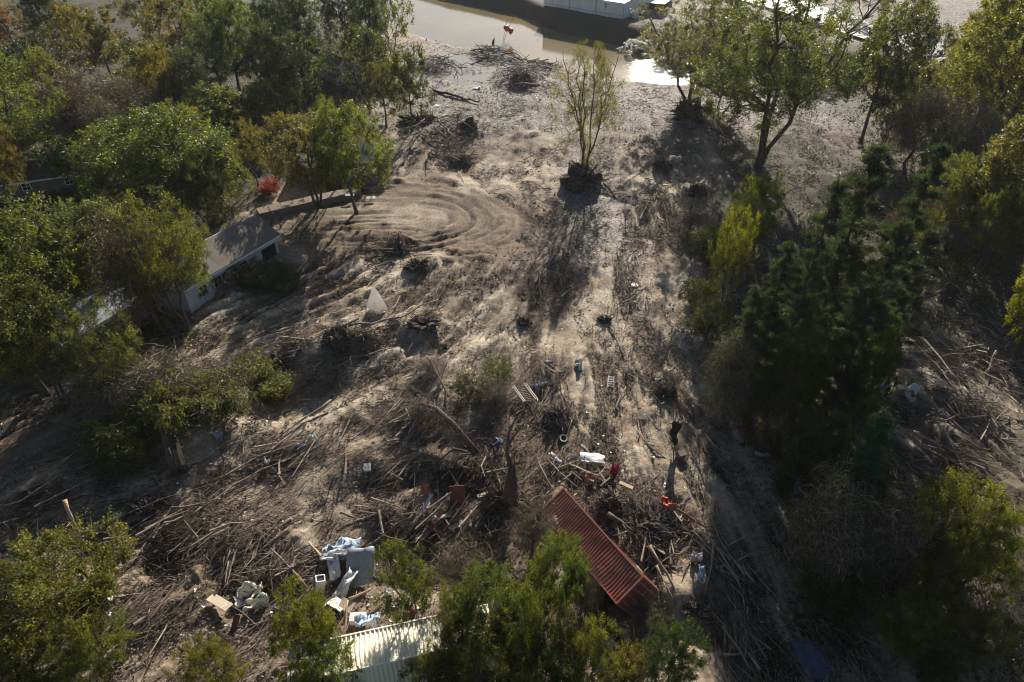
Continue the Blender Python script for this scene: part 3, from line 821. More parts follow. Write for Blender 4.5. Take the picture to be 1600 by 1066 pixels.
def make_tree(H, R, base=.25, nclump=180, per=160, leaf=.2, clump=.75, trunk_r=None, stems=1, seed=0, inner=.35, lean=0, spray=.0, crown_top=1.0, twig_n=0, sidesprout=0):
    r = np.random.default_rng(seed)
    tr = trunk_r or H * .017
    tm = MB(); cm = MB()
    rz = H * (1 - base) / 2; zc = H * base + rz
    cl = crown_points(nclump, R, zc, rz, seed=seed + 5, inner=inner)
    nodes = []; nrad = []
    for sidx in range(stems):
        a = np.array([0, 0, -.4]) + (r.normal(size=3) * [.25, .25, 0] if stems > 1 else 0)
        b = np.array([lean, 0, H * .86]) + r.normal(size=3) * [R * (.12 if stems == 1 else .45), R * (.12 if stems == 1 else .45), 0]
        p = limb(a, b, 10, .018, r)
        rad = np.linspace(1, .18, 10) ** .8 * tr * (1 if stems == 1 else .7)
        rad[0] *= 1.5
        tm.tube(p, rad, 8, .5)
        for k in range(3, 10): nodes.append(p[k]); nrad.append(rad[k])
    trunk_nodes = np.array(nodes); trr = np.array(nrad)
    # main limbs
    nl = 9 if stems == 1 else 12
    order = r.choice(len(cl), min(nl * 2, len(cl)), replace=False)
    limbs_nodes = [trunk_nodes]; limbs_rad = [trr]
    for k in order:
        c = cl[k]
        dz = c[2] - np.hypot(c[0], c[1]) * .75
        j = int(np.argmin(np.abs(trunk_nodes[:, 2] - dz) + .2 * np.linalg.norm(trunk_nodes - c, axis=1)))
        n = 7
        p = limb(trunk_nodes[j], c, n, .035, r)
        rad = np.linspace(trr[j] * .62, .02, n)
        tm.tube(p, rad, 5, .45)
        limbs_nodes.append(p[2:]); limbs_rad.append(rad[2:])
    LN = np.concatenate(limbs_nodes); LR = np.concatenate(limbs_rad)
    for c in cl:
        d = np.linalg.norm(LN - c, axis=1) + 1.2 * np.clip(LN[:, 2] - c[2] + .5, 0, None)
        j = int(np.argmin(d))
        p = limb(LN[j], c, 4, .06, r)
        tm.tube(p, np.linspace(max(LR[j] * .5, .018), .008, 4), 3, .4, False)
    # leaves: clumps, uneven in number
    for c in cl:
        m = int(per * r.uniform(.35, 1.5))
        cs = clump * r.uniform(.6, 1.25)
        # leaves sit along short shoots that fan outwards and up
        ns = 7
        out = unit(c - np.array([0, 0, zc - rz * .3]))
        dirs = unit(out[None] * .8 + r.normal(size=(ns, 3)) * .75 + [0, 0, .35])
        tt = r.uniform(0, 1, m) ** .75; kk = r.integers(0, ns, m)
        q = dirs[kk] * (tt * cs * 1.35 * r.uniform(.6, 1.1, ns)[kk])[:, None] + r.normal(size=(m, 3)) * (cs * .17 * (1.25 - .5 * tt))[:, None] - dirs.mean(0) * cs * .45
        base_c = r.uniform(.25, .75)
        cm.leaves(c + q, leaf, np.clip(base_c + r.normal(0, .18, m), 0, 1))
    if twig_n:
        a = cl[r.integers(0, len(cl), twig_n)] + r.normal(size=(twig_n, 3)) * clump * .4
        d = unit(unit(a - [0, 0, zc]) + r.normal(size=(twig_n, 3)) * .7); L = r.uniform(.3, 1.3, twig_n)[:, None]
        tm.sticks(a, a + d * L * .5 + r.normal(size=(twig_n, 3)) * .06, a + d * L, r.uniform(.008, .02, twig_n), r.uniform(.3, .9, twig_n))
    if sidesprout:
        for k in range(sidesprout):
            z = r.uniform(.05, base + .2) * H; an = r.uniform(0, 6.28)
            c = np.array([math.cos(an) * .8, math.sin(an) * .8, z]); m = 90
            cm.leaves(c + r.normal(size=(m, 3)) * [.5, .5, .5], leaf, r.uniform(.3, .8, m))
    return tm.mesh('trunk', M_BARK, True), cm.mesh('crown', M_LEAF), H
def make_pine(H, R, seed=0, tiers=34, per=26):
    r = np.random.default_rng(seed)
    tm = MB(); cm = MB()
    p = limb(np.array([0, 0, -.5]), np.array([.3, .2, H]), 12, .004, r)
    rad = np.linspace(.36, .04, 12); tm.tube(p, rad, 8, .5)
    for k in range(tiers):
        z = H * (.08 + .91 * (k + r.uniform(-.35, .35)) / tiers)
        t = (z / H - .08) / .92
        rr = R * (1.0 if t < .35 else 1 - (t - .35) / .75) * .95
        nb = r.integers(4, 7)
        a0 = r.uniform(0, 6.28)
        for b in range(nb):
            an = a0 + b * 6.28 / nb + r.normal(0, .25)
            L = rr * r.uniform(.3, 1.25); zb = z; z = zb + r.normal(0, .35)
            e = np.array([math.cos(an) * L, math.sin(an) * L, z + L * r.uniform(-.05, .35)])
            q = limb(np.array([.02, .02, z]), e, 5, .03, r)
            tm.tube(q, np.linspace(.05, .012, 5), 3, .4, False)
            # sprays of needles along the outer part
            for s in range(int(per * .35 * max(L, 1))):
                tt = r.uniform(.35, 1.0); c = q[0] + (q[-1] - q[0]) * tt
                c = c + r.normal(size=3) * [.26, .26, .10]
                m = 34
                pp = c + r.normal(size=(m, 3)) * [.16, .16, .07]
                dd = np.array([math.cos(an), math.sin(an), .9]) * .9 + r.normal(size=(m, 3)) * .75
                cm.needles(pp, dd, .34, np.clip(r.uniform(.2, .8) + r.normal(0, .15, m), 0, 1))
            z = zb
    return tm.mesh('trunk', M_BARK, True), cm.mesh('crown', M_NEEDLE), H
def make_vine(H, R, seed=0, ntw=2800, nleaf=2600, leafsz=.2, thin=1.5):
    """tree smothered in leafless brown vines, drooping twigs"""
    r = np.random.default_rng(seed)
    tm = MB(); cm = MB()
    p = limb(np.array([0, 0, -.4]), np.array([.4, 0, H * .9]), 9, .03, r)
    tm.tube(p, np.linspace(.24, .04, 9), 7, .5)
    cl = crown_points(80, R, H * .56, H * .42, seed=seed + 2, inner=.3)
    for c in cl:
        j = int(np.argmin(np.linalg.norm(p - c, axis=1) + np.clip(p[:, 2] - c[2] + 1, 0, None)))
        tm.tube(limb(p[j], c, 5, .06, r), np.linspace(.05, .012, 5), 3, .4, False)
    k = r.integers(0, 80, ntw)
    a = cl[k] + r.normal(size=(ntw, 3)) * [.8, .8, .6]
    d = unit(r.normal(size=(ntw, 3)) * [.7, .7, .5] + [0, 0, -.25]); L = r.uniform(.5, 1.7, ntw)[:, None]
    cm.sticks(a, a + d * L * .5 + r.normal(size=(ntw, 3)) * .1, a + d * L + [0, 0, -.1], r.uniform(.010, .022, ntw) * thin, r.uniform(.1, .9, ntw))
    trunk = tm.mesh('trunk', M_BARK, True); vines = cm.mesh('vines', M_TWIG)
    lm = MB(); k = r.integers(0, 80, nleaf)
    lm.leaves(cl[k] + r.normal(size=(nleaf, 3)) * .7, leafsz, r.uniform(0, 1, nleaf))
    return trunk, lm.mesh('crown', M_LEAF), H, vines

KIT = {
    'big': [make_tree(21, 6.5, .22, 330, 135, .27, .95, seed=1), make_tree(20, 6, .2, 300, 130, .27, .95, seed=2, stems=2)],
    'broad': [make_tree(12, 5, .16, 230, 120, .20, .8, seed=3), make_tree(12, 4.6, .2, 210, 120, .20, .8, seed=4, stems=3, twig_n=300), make_tree(13, 4.4, .25, 170, 110, .20, .85, seed=5, stems=2, twig_n=600)],
    'near': [make_tree(8, 2.9, .10, 190, 170, .125, .62, seed=6, stems=3, twig_n=300), make_tree(7, 2.7, .1, 150, 170, .13, .62, seed=7, stems=4, twig_n=400), make_tree(7.5, 2.5, .3, 90, 190, .12, .6, seed=37, stems=2, twig_n=300)],
    'thin': [make_tree(18, 6, .08, 300, 95, .17, 1.0, seed=8, stems=5, trunk_r=.27, twig_n=2200, sidesprout=16, inner=.2)],
    'airy': [make_tree(24, 9, .10, 520, 160, .23, 1.05, seed=9, stems=3, trunk_r=.42, twig_n=1200, inner=.2, sidesprout=14)],
    'pine': [make_pine(24, 3.6, 11, 27, 24), make_pine(22, 3.2, 12, 24, 24)],
    'bush': [make_tree(2.6, 1.9, .02, 80, 120, .11, .45, seed=13, stems=5, trunk_r=.05), make_tree(3.2, 1.7, .03, 70, 100, .12, .5, seed=14, stems=5, trunk_r=.05, twig_n=250)],
    'vine': [make_vine(11, 3.2, 15, nleaf=6500), make_vine(8, 3.4, 16, nleaf=3600)],
    'bare': [make_vine(5, 2.3, 18, ntw=1300, nleaf=1600, leafsz=.10, thin=1.0)],
    'far': [make_tree(14, 5, .15, 150, 75, .36, 1.0, seed=19), make_tree(13, 5.2, .18, 130, 75, .36, 1.1, seed=20, stems=2)],
    'dark': [make_tree(20, 4.6, .06, 300, 110, .26, .9, seed=21)],
}
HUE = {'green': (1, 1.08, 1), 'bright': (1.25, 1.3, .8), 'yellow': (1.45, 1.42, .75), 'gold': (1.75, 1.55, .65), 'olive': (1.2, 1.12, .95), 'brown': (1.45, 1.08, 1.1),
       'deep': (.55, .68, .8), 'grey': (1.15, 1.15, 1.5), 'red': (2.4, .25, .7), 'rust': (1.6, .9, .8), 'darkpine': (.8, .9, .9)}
_RC = {}
def crown_radius(me):
    if me.name not in _RC:
        c = np.empty(len(me.vertices) * 3, np.float32); me.vertices.foreach_get('co', c)
        c = c.reshape(-1, 3); _RC[me.name] = float(np.percentile(np.hypot(c[:, 0], c[:, 1]), 97))
    return _RC[me.name]
def place_tree(tx, ty, H, wpx, kind, var, hue, label, name='tree', base=None, group=None, z0=None):
    """tx, ty: where the top of the crown is seen; H: height in metres; wpx: width seen"""
    if base is not None:
        x, y, z = G(*base)
        if H is None:
            # height from the top's sight line
            v = (533 - ty) / FPX; q = (cP + v * sP, -sP + v * cP)
            H = CAMH + y / q[0] * q[1] - z
    else:
        x, y = G0(tx, ty, H); z = float(Hf(x, y))
        x, y = G0(tx, ty, H + z); z = float(Hf(x, y))
    kit = KIT[kind][var % len(KIT[kind])]
    R0 = crown_radius(kit[1])
    s = H / kit[2]
    depth = y * cP + (CAMH - z - H * .6) * sP
    R = wpx / FPX * depth / 2
    sx = R / R0
    e = empty(name, (x, y, z - .1), random.uniform(0, 6.28))
    e.scale = (sx, sx, s)
    h = HUE[hue]; j = [random.uniform(.88, 1.12) for _ in range(3)]
    t = link('trunk', kit[0], e); c = link('crown', kit[1], e)
    c.color = (h[0] * j[0], h[1] * j[1], h[2] * j[2], 1)
    if len(kit) > 3: tag(link('vines', kit[3], e), kind='stuff')
    tag(e, label, 'tree' if 'bush' not in name and 'shrub' not in name and 'hedge' not in name else name.split('_')[-1], group)
    return e

T = place_tree
# --- left and upper-left wood
T(62, 285, None, 250, 'big', 0, 'green', 'large broad green tree at the left edge with a dark forked trunk', base=(72, 615))
T(150, 305, None, 170, 'broad', 1, 'green', 'green tree just right of the large tree at the left edge, above the shed roof', base=(160, 470))
T(12, 420, None, 150, 'broad', 2, 'deep', 'dark green tree half cut by the left edge, below the large one', base=(-10, 640))
T(112, 450, None, 150, 'broad', 1, 'green', 'leafy green tree left of the low shed with pale blue roof', base=(100, 625))
T(270, 165, None, 250, 'broad', 0, 'bright', 'wide bright green tree with a broad domed crown behind the white house', base=(272, 350))
T(205, 200, None, 130, 'broad', 2, 'bright', 'bright green tree joined to the left flank of the broad domed crown', base=(205, 335))
T(345, 215, None, 110, 'broad', 1, 'bright', 'bright green tree on the right flank of the broad domed crown', base=(350, 345))
T(288, 312, None, 150, 'broad', 2, 'olive', 'olive tree with a thin leaning trunk in front of the white house', base=(290, 520))
T(235, 330, None, 130, 'vine', 0, 'brown', 'tree draped in leafless brown vines between the shed and the olive tree', 'vine_covered_tree', base=(250, 520))
T(190, 490, None, 150, 'broad', 2, 'olive', 'low yellowish tree in front of the dark wall of the shed', base=(200, 640))
T(465, 168, None, 150, 'broad', 1, 'yellow', 'yellow green tree left of the bright green one by the turning circle', base=(497, 322))
T(570, 148, None, 140, 'broad', 0, 'bright', 'round bright green tree with a black trunk beside the turning circle', base=(558, 332))
T(515, 160, None, 90, 'broad', 2, 'bright', 'green tree between the yellow one and the round one by the turning circle', base=(532, 300))
T(635, 72, None, 70, 'far', 0, 'deep', 'slim dark green tree where the bar narrows above the root tangle', base=(645, 205))
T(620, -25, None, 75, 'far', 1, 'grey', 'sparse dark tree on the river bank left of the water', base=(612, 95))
T(590, -60, None, 70, 'dark', 0, 'deep', 'tall dark tree nearest the river at the end of the dark row', base=(585, 120))
T(545, -70, None, 100, 'dark', 0, 'deep', 'tall dark evergreen right behind the pale gabled cottage', base=(545, 100))
T(490, -60, None, 110, 'dark', 0, 'deep', 'tall dark evergreen left of the pale gabled cottage', base=(480, 150))
T(445, -40, None, 90, 'dark', 0, 'deep', 'dark evergreen at the left end of the dark row', base=(440, 125))
T(388, -30, None, 115, 'big', 0, 'green', 'tall green tree with a wide rounded crown left of the dark row', base=(385, 175))
T(345, 20, None, 100, 'dark', 0, 'deep', 'dark tree in the shade left of the tall rounded one', base=(350, 150))
T(295, -20, None, 110, 'far', 1, 'brown', 'brownish thinly leaved tree at the top left beside the gravel patch', base=(290, 120))
T(180, 5, None, 95, 'far', 0, 'olive', 'olive tree with a brown tip near the top left', base=(180, 140))
T(150, -5, None, 80, 'far', 1, 'brown', 'brownish tree behind the olive one near the top left', base=(135, 110))
T(95, -50, None, 95, 'dark', 0, 'deep', 'dark conical evergreen near the top left corner', base=(98, 95))
T(30, 8, None, 90, 'far', 0, 'rust', 'rust orange tree at the top left corner', base=(30, 90))
T(80, 50, None, 130, 'far', 1, 'deep', 'dull dark green tree under the conical evergreen', base=(75, 150))
T(20, 70, None, 100, 'far', 0, 'deep', 'dark green tree at the left edge near the top', base=(10, 170))
T(40, 92, None, 190, 'broad', 2, 'yellow', 'large yellow green tree at the left edge with a pale fork', base=(42, 300))
T(95, 70, None, 80, 'far', 0, 'yellow', 'yellowish crown right of the large yellow green tree', base=(100, 190))
T(150, 100, None, 110, 'vine', 1, 'rust', 'brown vine covered tree with a rusty left side in the upper left wood', 'vine_covered_tree', base=(150, 250))
T(215, 120, None, 110, 'vine', 0, 'brown', 'grey brown leafless thicket tree in the middle of the upper left wood', 'vine_covered_tree', base=(215, 235))
T(255, 128, None, 90, 'vine', 1, 'brown', 'pale brown leafless tree beside the domed crown', 'vine_covered_tree', base=(260, 200))
T(350, 125, None, 120, 'far', 0, 'bright', 'mid green tree with a flat top above the domed crown', base=(352, 235))
T(430, 115, None, 95, 'far', 1, 'yellow', 'yellowish tree directly above the yellow green tree', base=(430, 215))
T(400, 190, None, 80, 'broad', 2, 'yellow', 'thin yellowish tree between the domed crown and the yellow green tree', base=(402, 290))
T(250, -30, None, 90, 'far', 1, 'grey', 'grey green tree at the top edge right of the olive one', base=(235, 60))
T(340, -60, None, 90, 'far', 0, 'brown', 'brown tinged tree at the top edge above the gravel patch', base=(335, 60))
T(30, 205, None, 110, 'broad', 1, 'olive', 'olive scrubby tree at the left edge under the large yellow green one', base=(20, 300))
T(88, 203, 3.2, 45, 'bush', 0, 'gold', 'small round golden bush beside the long dark roof', 'round_bush')
T(415, 278, 2.4, 38, 'bush', 0, 'red', 'small bright red shrub at the foot of the yellow green tree', 'red_shrub')
T(345, 408, 3.0, 75, 'bush', 1, 'olive', 'overgrown olive hedge bush against the white house wall', 'hedge_bush')
T(400, 412, 2.6, 90, 'bush', 0, 'deep', 'dark hedge bush reaching out from the white house onto the mud', 'hedge_bush')
T(435, 425, 1.8, 70, 'bush', 0, 'deep', 'low dark end of the hedge on the mud right of the white house', 'hedge_bush')
T(310, 430, 2.6, 60, 'bush', 1, 'green', 'green bush under the leaning trunk near the white house corner', 'round_bush')
T(390, 575, 3.0, 110, 'bush', 0, 'bright', 'green leafy bush buried in the fallen brown tangle left of the scour hole', 'round_bush')
T(330, 590, 3.4, 120, 'bush', 1, 'olive', 'olive bush in the fallen tangle, left of the green leafy one', 'round_bush')
T(175, 640, 4.0, 130, 'bush', 1, 'green', 'leafy green bush low on the slope left of the split snag', 'round_bush')
T(225, 560, 6.0, 120, 'vine', 1, 'olive', 'leafless brown thicket tree with scattered leaves above the split snag', 'bare_tree')
T(150, 570, 4.5, 120, 'vine', 1, 'green', 'vine hung small tree at the edge of the left bank', 'vine_covered_tree')
T(740, 585, 2.6, 80, 'bush', 1, 'green', 'small clump of dark green leaves in the middle of the mud above the arching branch', 'leafy_bush')
T(775, 600, 2.4, 60, 'bare', 0, 'olive', 'dry grey shrub beside the clump of dark green leaves', 'dry_shrub')
T(670, 560, 1.6, 60, 'bare', 0, 'olive', 'low dry shrub in the mud left of the dark green leaves', 'dry_shrub')
# --- bottom row
T(55, 868, 8, 235, 'near', 0, 'yellow', 'large olive green tree in the bottom left corner', base=None)
T(-15, 905, 7, 160, 'near', 1, 'yellow', 'olive green tree cut by the left edge in the bottom corner')
T(110, 975, 6, 130, 'near', 1, 'yellow', 'right lower side tree of the bottom left clump')
T(310, 1010, 5, 120, 'near', 1, 'yellow', 'low yellow green tree at the bottom edge right of the corner clump')
T(455, 938, 7, 110, 'near', 0, 'gold', 'yellow green tree left of the cream container')
T(505, 1025, 4.5, 110, 'near', 0, 'bright', 'glossy bright green tree covering the left end of the cream container')
T(470, 1040, 5, 90, 'near', 1, 'bright', 'small green tree at the bottom edge in front of the cream container')
T(625, 865, 8.5, 100, 'near', 2, 'green', 'dark green round tree with a thin trunk rising above the cream container')
T(670, 1035, 4.5, 110, 'near', 1, 'green', 'low tree at the bottom edge hiding the side of the cream container')
T(765, 895, 9, 130, 'near', 0, 'green', 'large green tree at the right end of the cream container')
T(830, 925, 8.5, 150, 'near', 1, 'bright', 'large glossy green tree at the bottom centre')
T(880, 845, 8, 110, 'near', 0, 'bright', 'green tree reaching over the lower left side of the red container')
T(925, 985, 7, 130, 'near', 1, 'bright', 'green tree at the bottom edge below the red container')
T(780, 1000, 6.5, 150, 'near', 0, 'bright', 'green tree low at the bottom edge left of centre')
T(712, 915, 7.5, 70, 'near', 2, 'olive', 'small olive tree between the round dark tree and the large one')
T(1065, 985, 6, 120, 'near', 1, 'deep', 'sparse dark green tree at the bottom edge right of the red container')
T(990, 1020, 4, 80, 'bush', 1, 'olive', 'scrubby bush at the bottom edge under the tilted boards', 'round_bush')
T(835, 790, 5, 90, 'bare', 0, 'olive', 'grey leafless shrub against the left side of the red container', 'bare_shrub')
T(915, 885, 5, 60, 'bare', 0, 'olive', 'brown leafless shrub below the middle of the red container', 'bare_shrub')
T(720, 850, 6, 110, 'bare', 0, 'olive', 'grey leafless shrub in the shade below the dark snag', 'bare_shrub')
# --- centre and right
T(912, 52, None, 120, 'thin', 0, 'yellow', 'sparse many stemmed tree standing alone on the gravel bar', base=(915, 268))
T(1185, -95, None, 300, 'airy', 0, 'olive', 'very tall double trunked tree with glinting leaves right of the gravel bar', 'tall_tree', base=(1183, 262))
T(1070, -10, None, 190, 'airy', 0, 'olive', 'spreading thin tree on a root mound by the river', base=(1075, 172))
T(1110, 60, None, 110, 'far', 1, 'olive', 'small leafy tree behind the double trunked one', base=(1120, 190))
T(1345, 12, None, 145, 'far', 0, 'deep', 'dark tree with a single straight trunk beside the far sand', base=(1345, 222))
T(1520, -90, None, 190, 'big', 1, 'gold', 'huge yellow green tree filling the top right corner', base=(1525, 265))
T(1600, -40, None, 150, 'big', 0, 'yellow', 'yellow green tree cut by the right edge near the top', base=(1610, 280))
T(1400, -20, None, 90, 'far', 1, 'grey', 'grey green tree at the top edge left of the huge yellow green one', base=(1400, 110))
T(1470, 60, None, 110, 'broad', 1, 'yellow', 'lower left limb tree of the top right group', base=(1480, 235))
T(1530, 170, None, 170, 'big', 1, 'yellow', 'golden green tree standing in front of the top right group', base=(1540, 400))
T(1475, 230, None, 130, 'broad', 0, 'bright', 'bright yellow green tree above the shaded clearing on the right', base=(1480, 385))
T(1450, 190, None, 75, 'broad', 1, 'green', 'small round green tree between the vines and the golden tree', base=(1452, 300))
T(1575, 285, None, 110, 'dark', 0, 'gold', 'tall column of golden vine leaves near the right edge', base=(1570, 560))
T(1410, 135, None, 110, 'vine', 0, 'rust', 'rusty brown vine tangle tree right of the straight dark trunk', 'vine_covered_tree', base=(1415, 270))
T(1480, 150, None, 90, 'vine', 1, 'brown', 'brown leafless tangle tree below the top right group', 'vine_covered_tree', base=(1480, 300))
T(1240, 208, None, 120, 'pine', 0, 'darkpine', 'tallest dark pine of the central right group', 'pine_tree', base=(1235, 640))
T(1330, 212, None, 100, 'pine', 1, 'darkpine', 'dark pine on the right of the pair with a slim top', 'pine_tree', base=(1320, 610))
T(1190, 270, None, 95, 'pine', 1, 'darkpine', 'dark pine on the left flank of the pine group', 'pine_tree', base=(1195, 660))
T(1285, 330, None, 100, 'pine', 0, 'darkpine', 'shorter dark pine between the two tall ones', 'pine_tree', base=(1280, 690))
T(1150, 370, None, 80, 'pine', 1, 'darkpine', 'low dark pine at the left foot of the group', 'pine_tree', base=(1160, 640))
T(1370, 350, None, 90, 'pine', 0, 'darkpine', 'dark pine behind the silvery bush', 'pine_tree', base=(1365, 590))
T(1160, 262, None, 85, 'broad', 1, 'bright', 'leafy green tree on the upper left flank of the pines', base=(1165, 400))
T(1135, 300, None, 75, 'broad', 2, 'yellow', 'yellow green tree directly below the leafy one on the left flank of the pines', base=(1140, 440))
T(1125, 330, None, 80, 'broad', 2, 'yellow', 'yellow leafed tree at the left foot of the pines', base=(1125, 500))
T(1100, 430, 4.5, 70, 'bush', 1, 'bright', 'light green sapling at the edge of the mud below the pines', 'sapling_bush')
T(1120, 480, 4.5, 80, 'bush', 1, 'green', 'sparse green shrub beside the pale mud under the pines', 'sparse_shrub')
T(1385, 330, None, 80, 'broad', 2, 'grey', 'silvery leafed tree catching glints right of the pines', base=(1385, 500))
T(1085, 315, 4, 80, 'bare', 0, 'olive', 'dry brown shrub at the right edge of the gravel', 'dry_shrub')
T(1110, 350, 4, 70, 'bush', 1, 'olive', 'olive shrub beside the dry brown one at the gravel edge', 'olive_shrub')
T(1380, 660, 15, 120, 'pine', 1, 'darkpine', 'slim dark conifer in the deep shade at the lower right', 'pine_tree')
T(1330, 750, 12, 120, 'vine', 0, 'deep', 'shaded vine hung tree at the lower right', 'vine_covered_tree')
T(1535, 762, 9, 150, 'near', 0, 'gold', 'golden green tree in the lower right corner')
T(1580, 800, 8, 130, 'near', 1, 'yellow', 'yellow green tree cut by the lower right edge')
T(1500, 860, 7, 120, 'near', 1, 'olive', 'olive leafed tree under the golden green one in the lower right')
T(1445, 960, 6, 120, 'near', 0, 'green', 'green bushy tree low in the lower right with small glinting leaves')
T(1560, 960, 5, 110, 'near', 1, 'olive', 'scrubby tree above the sand patch in the lower right corner')
T(1490, 1035, 4, 100, 'near', 1, 'deep', 'dark scrubby tree at the bottom edge in the lower right')
T(1290, 90, None, 60, 'far', 1, 'deep', 'small dark tree on the far bank by the sand', base=(1310, 130))
T(990, 60, None, 60, 'far', 0, 'deep', 'dark shrubby tree on the far bank under the warehouse', base=(1000, 90))
# --- more of the dense wood on the left and right
T(250, 60, None, 110, 'far', 0, 'olive', 'olive green tree right below the gravel patch in the upper left wood', base=(250, 175))
T(310, 70, None, 90, 'dark', 0, 'deep', 'narrow dark tree between the gravel patch and the tall rounded tree', base=(315, 190))
T(120, 130, None, 90, 'far', 0, 'deep', 'dark tree behind the brown vine covered one at the left', base=(115, 240))
T(190, 150, None, 90, 'vine', 0, 'olive', 'thin grey green tree in the hollow above the domed crown', 'vine_covered_tree', base=(190, 270))
T(5, 130, None, 110, 'far', 0, 'olive', 'olive tree cut by the left edge above the scrubby tree', base=(0, 240))
T(480, 40, None, 110, 'far', 0, 'deep', 'dark green tree standing in front of the dark row, left of the cottage', base=(470, 190))
T(575, 30, None, 110, 'far', 1, 'deep', 'dark green tree at the right of the white cottage', base=(580, 175))
T(600, 90, None, 70, 'far', 0, 'green', 'green tree between the cottage and the slim dark tree', base=(605, 200))
T(420, 30, None, 100, 'far', 1, 'grey', 'grey green bushy tree beside the tall rounded tree', base=(425, 160))
T(310, 150, None, 90, 'broad', 1, 'bright', 'light green tree at the upper right shoulder of the domed crown', base=(312, 290))
T(235, 185, None, 110, 'broad', 2, 'bright', 'light green tree at the upper left shoulder of the domed crown', base=(240, 300))
T(175, 235, None, 70, 'broad', 1, 'yellow', 'small yellow green tree at the left foot of the domed crown', base=(180, 345))
T(325, 260, None, 110, 'broad', 2, 'green', 'green tree at the right foot of the domed crown above the white roof', base=(330, 370))
T(60, 330, None, 150, 'broad', 0, 'green', 'green tree standing in front of the large one at the left edge', base=(30, 560))
T(200, 310, None, 90, 'broad', 2, 'olive', 'olive tree between the left edge group and the vine draped tree', base=(205, 430))
T(240, 600, 5.0, 110, 'bush', 0, 'olive', 'olive bush on the left slope above the split snag', 'round_bush')
T(180, 680, 3.2, 90, 'bush', 0, 'green', 'leafy bush hanging over the shaded bank left of the split snag', 'round_bush')
T(290, 590, 3.2, 90, 'bush', 1, 'olive', 'brownish bush right of the leafless thicket', 'round_bush')
T(420, 600, 2.2, 60, 'bush', 0, 'yellow', 'small yellowish bush at the left rim of the scour hole', 'round_bush')
T(1555, 120, None, 150, 'broad', 0, 'gold', 'golden green tree in the middle of the top right group', base=(1560, 290))
T(1610, 130, None, 120, 'broad', 1, 'yellow', 'yellow green tree cut by the right edge in the top right group', base=(1620, 330))
T(1590, 230, None, 140, 'broad', 0, 'yellow', 'yellow green tree at the right edge behind the vine column', base=(1600, 440))
T(1510, 300, None, 90, 'broad', 2, 'olive', 'olive tree in the shade left of the vine column', base=(1510, 440))
T(1450, 95, None, 100, 'far', 0, 'olive', 'olive tree behind the rusty vine tangle', base=(1450, 200))
T(1380, 110, None, 80, 'far', 1, 'deep', 'dark small tree beside the straight dark trunk', base=(1375, 240))
T(1120, 440, None, 70, 'pine', 0, 'darkpine', 'small dark pine at the edge of the mud, leftmost of the group', 'pine_tree', base=(1135, 640))
T(1215, 480, None, 110, 'dark', 0, 'deep', 'broad dark leafy tree standing in front of the pines', base=(1210, 700))
T(1320, 480, None, 90, 'dark', 0, 'deep', 'dark leafy tree at the right foot of the pines', base=(1310, 700))
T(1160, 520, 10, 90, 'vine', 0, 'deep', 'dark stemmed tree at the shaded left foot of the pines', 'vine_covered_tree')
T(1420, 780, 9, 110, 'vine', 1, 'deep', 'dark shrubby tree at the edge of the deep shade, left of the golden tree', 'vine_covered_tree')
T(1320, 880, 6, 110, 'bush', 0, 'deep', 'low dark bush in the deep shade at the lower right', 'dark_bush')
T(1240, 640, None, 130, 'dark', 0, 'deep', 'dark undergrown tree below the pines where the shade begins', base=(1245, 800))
T(15, 1010, 5, 140, 'near', 0, 'yellow', 'lowest olive tree of the bottom left clump')
T(850, 1010, 6, 130, 'near', 0, 'green', 'dark green tree low at the bottom centre')
T(690, 985, 6.0, 70, 'near', 2, 'green', 'slim green tree in front of the right part of the cream container')
T(1010, 940, 3.4, 70, 'bare', 0, 'olive', 'dry shrub in the shade below the end of the red container', 'dry_shrub')
T(780, 560, 2.4, 60, 'bush', 1, 'olive', 'sparse olive bush above the slatted rack', 'leafy_bush')
T(1240, 20, None, 110, 'far', 0, 'olive', 'olive tree on the far bank behind the double trunked tree', base=(1235, 120))
T(1030, 30, None, 90, 'far', 1, 'olive', 'olive tree on the far bank below the lean-to', base=(1050, 85))
T(1120, 10, None, 110, 'far', 0, 'grey', 'grey green tree on the far bank behind the spreading tree', base=(1130, 95))
T(1360, -40, None, 90, 'far', 1, 'grey', 'hazy grey tree at the top edge above the straight dark trunk', base=(1350, 30))
T(1430, 30, None, 110, 'far', 0, 'grey', 'grey green tree filling the gap left of the huge yellow green one', base=(1430, 150))
T(1500, -20, None, 120, 'big', 0, 'yellow', 'yellow green tree in the upper middle of the top right group', base=(1490, 190))
T(1570, 20, None, 130, 'broad', 1, 'gold', 'golden green tree below the top right corner', base=(1580, 240))
T(1440, 250, None, 90, 'broad', 2, 'olive', 'olive tree under the small round green one', base=(1440, 370))
T(1400, 290, None, 80, 'vine', 0, 'brown', 'brown tangled tree behind the silvery leafed one', 'vine_covered_tree', base=(1400, 420))
T(1600, 400, None, 110, 'broad', 2, 'gold', 'golden green tree at the right edge below the others', base=(1610, 600))
T(130, 210, None, 90, 'far', 1, 'deep', 'dark tree between the long dark roof and the brown vine tree', base=(130, 300))
T(30, 160, None, 90, 'broad', 1, 'olive', 'olive crown under the large yellow green tree at the left edge', base=(30, 340))
T(145, 360, None, 110, 'broad', 0, 'green', 'green tree above the pale blue shed roof', base=(125, 500))
T(270, 60, None, 80, 'far', 1, 'brown', 'brownish tree directly below the gravel patch', base=(270, 200))
T(312, 335, None, 110, 'broad', 1, 'olive', 'olive tree right at the left gable of the white house, beside the leaning one', base=(300, 480))
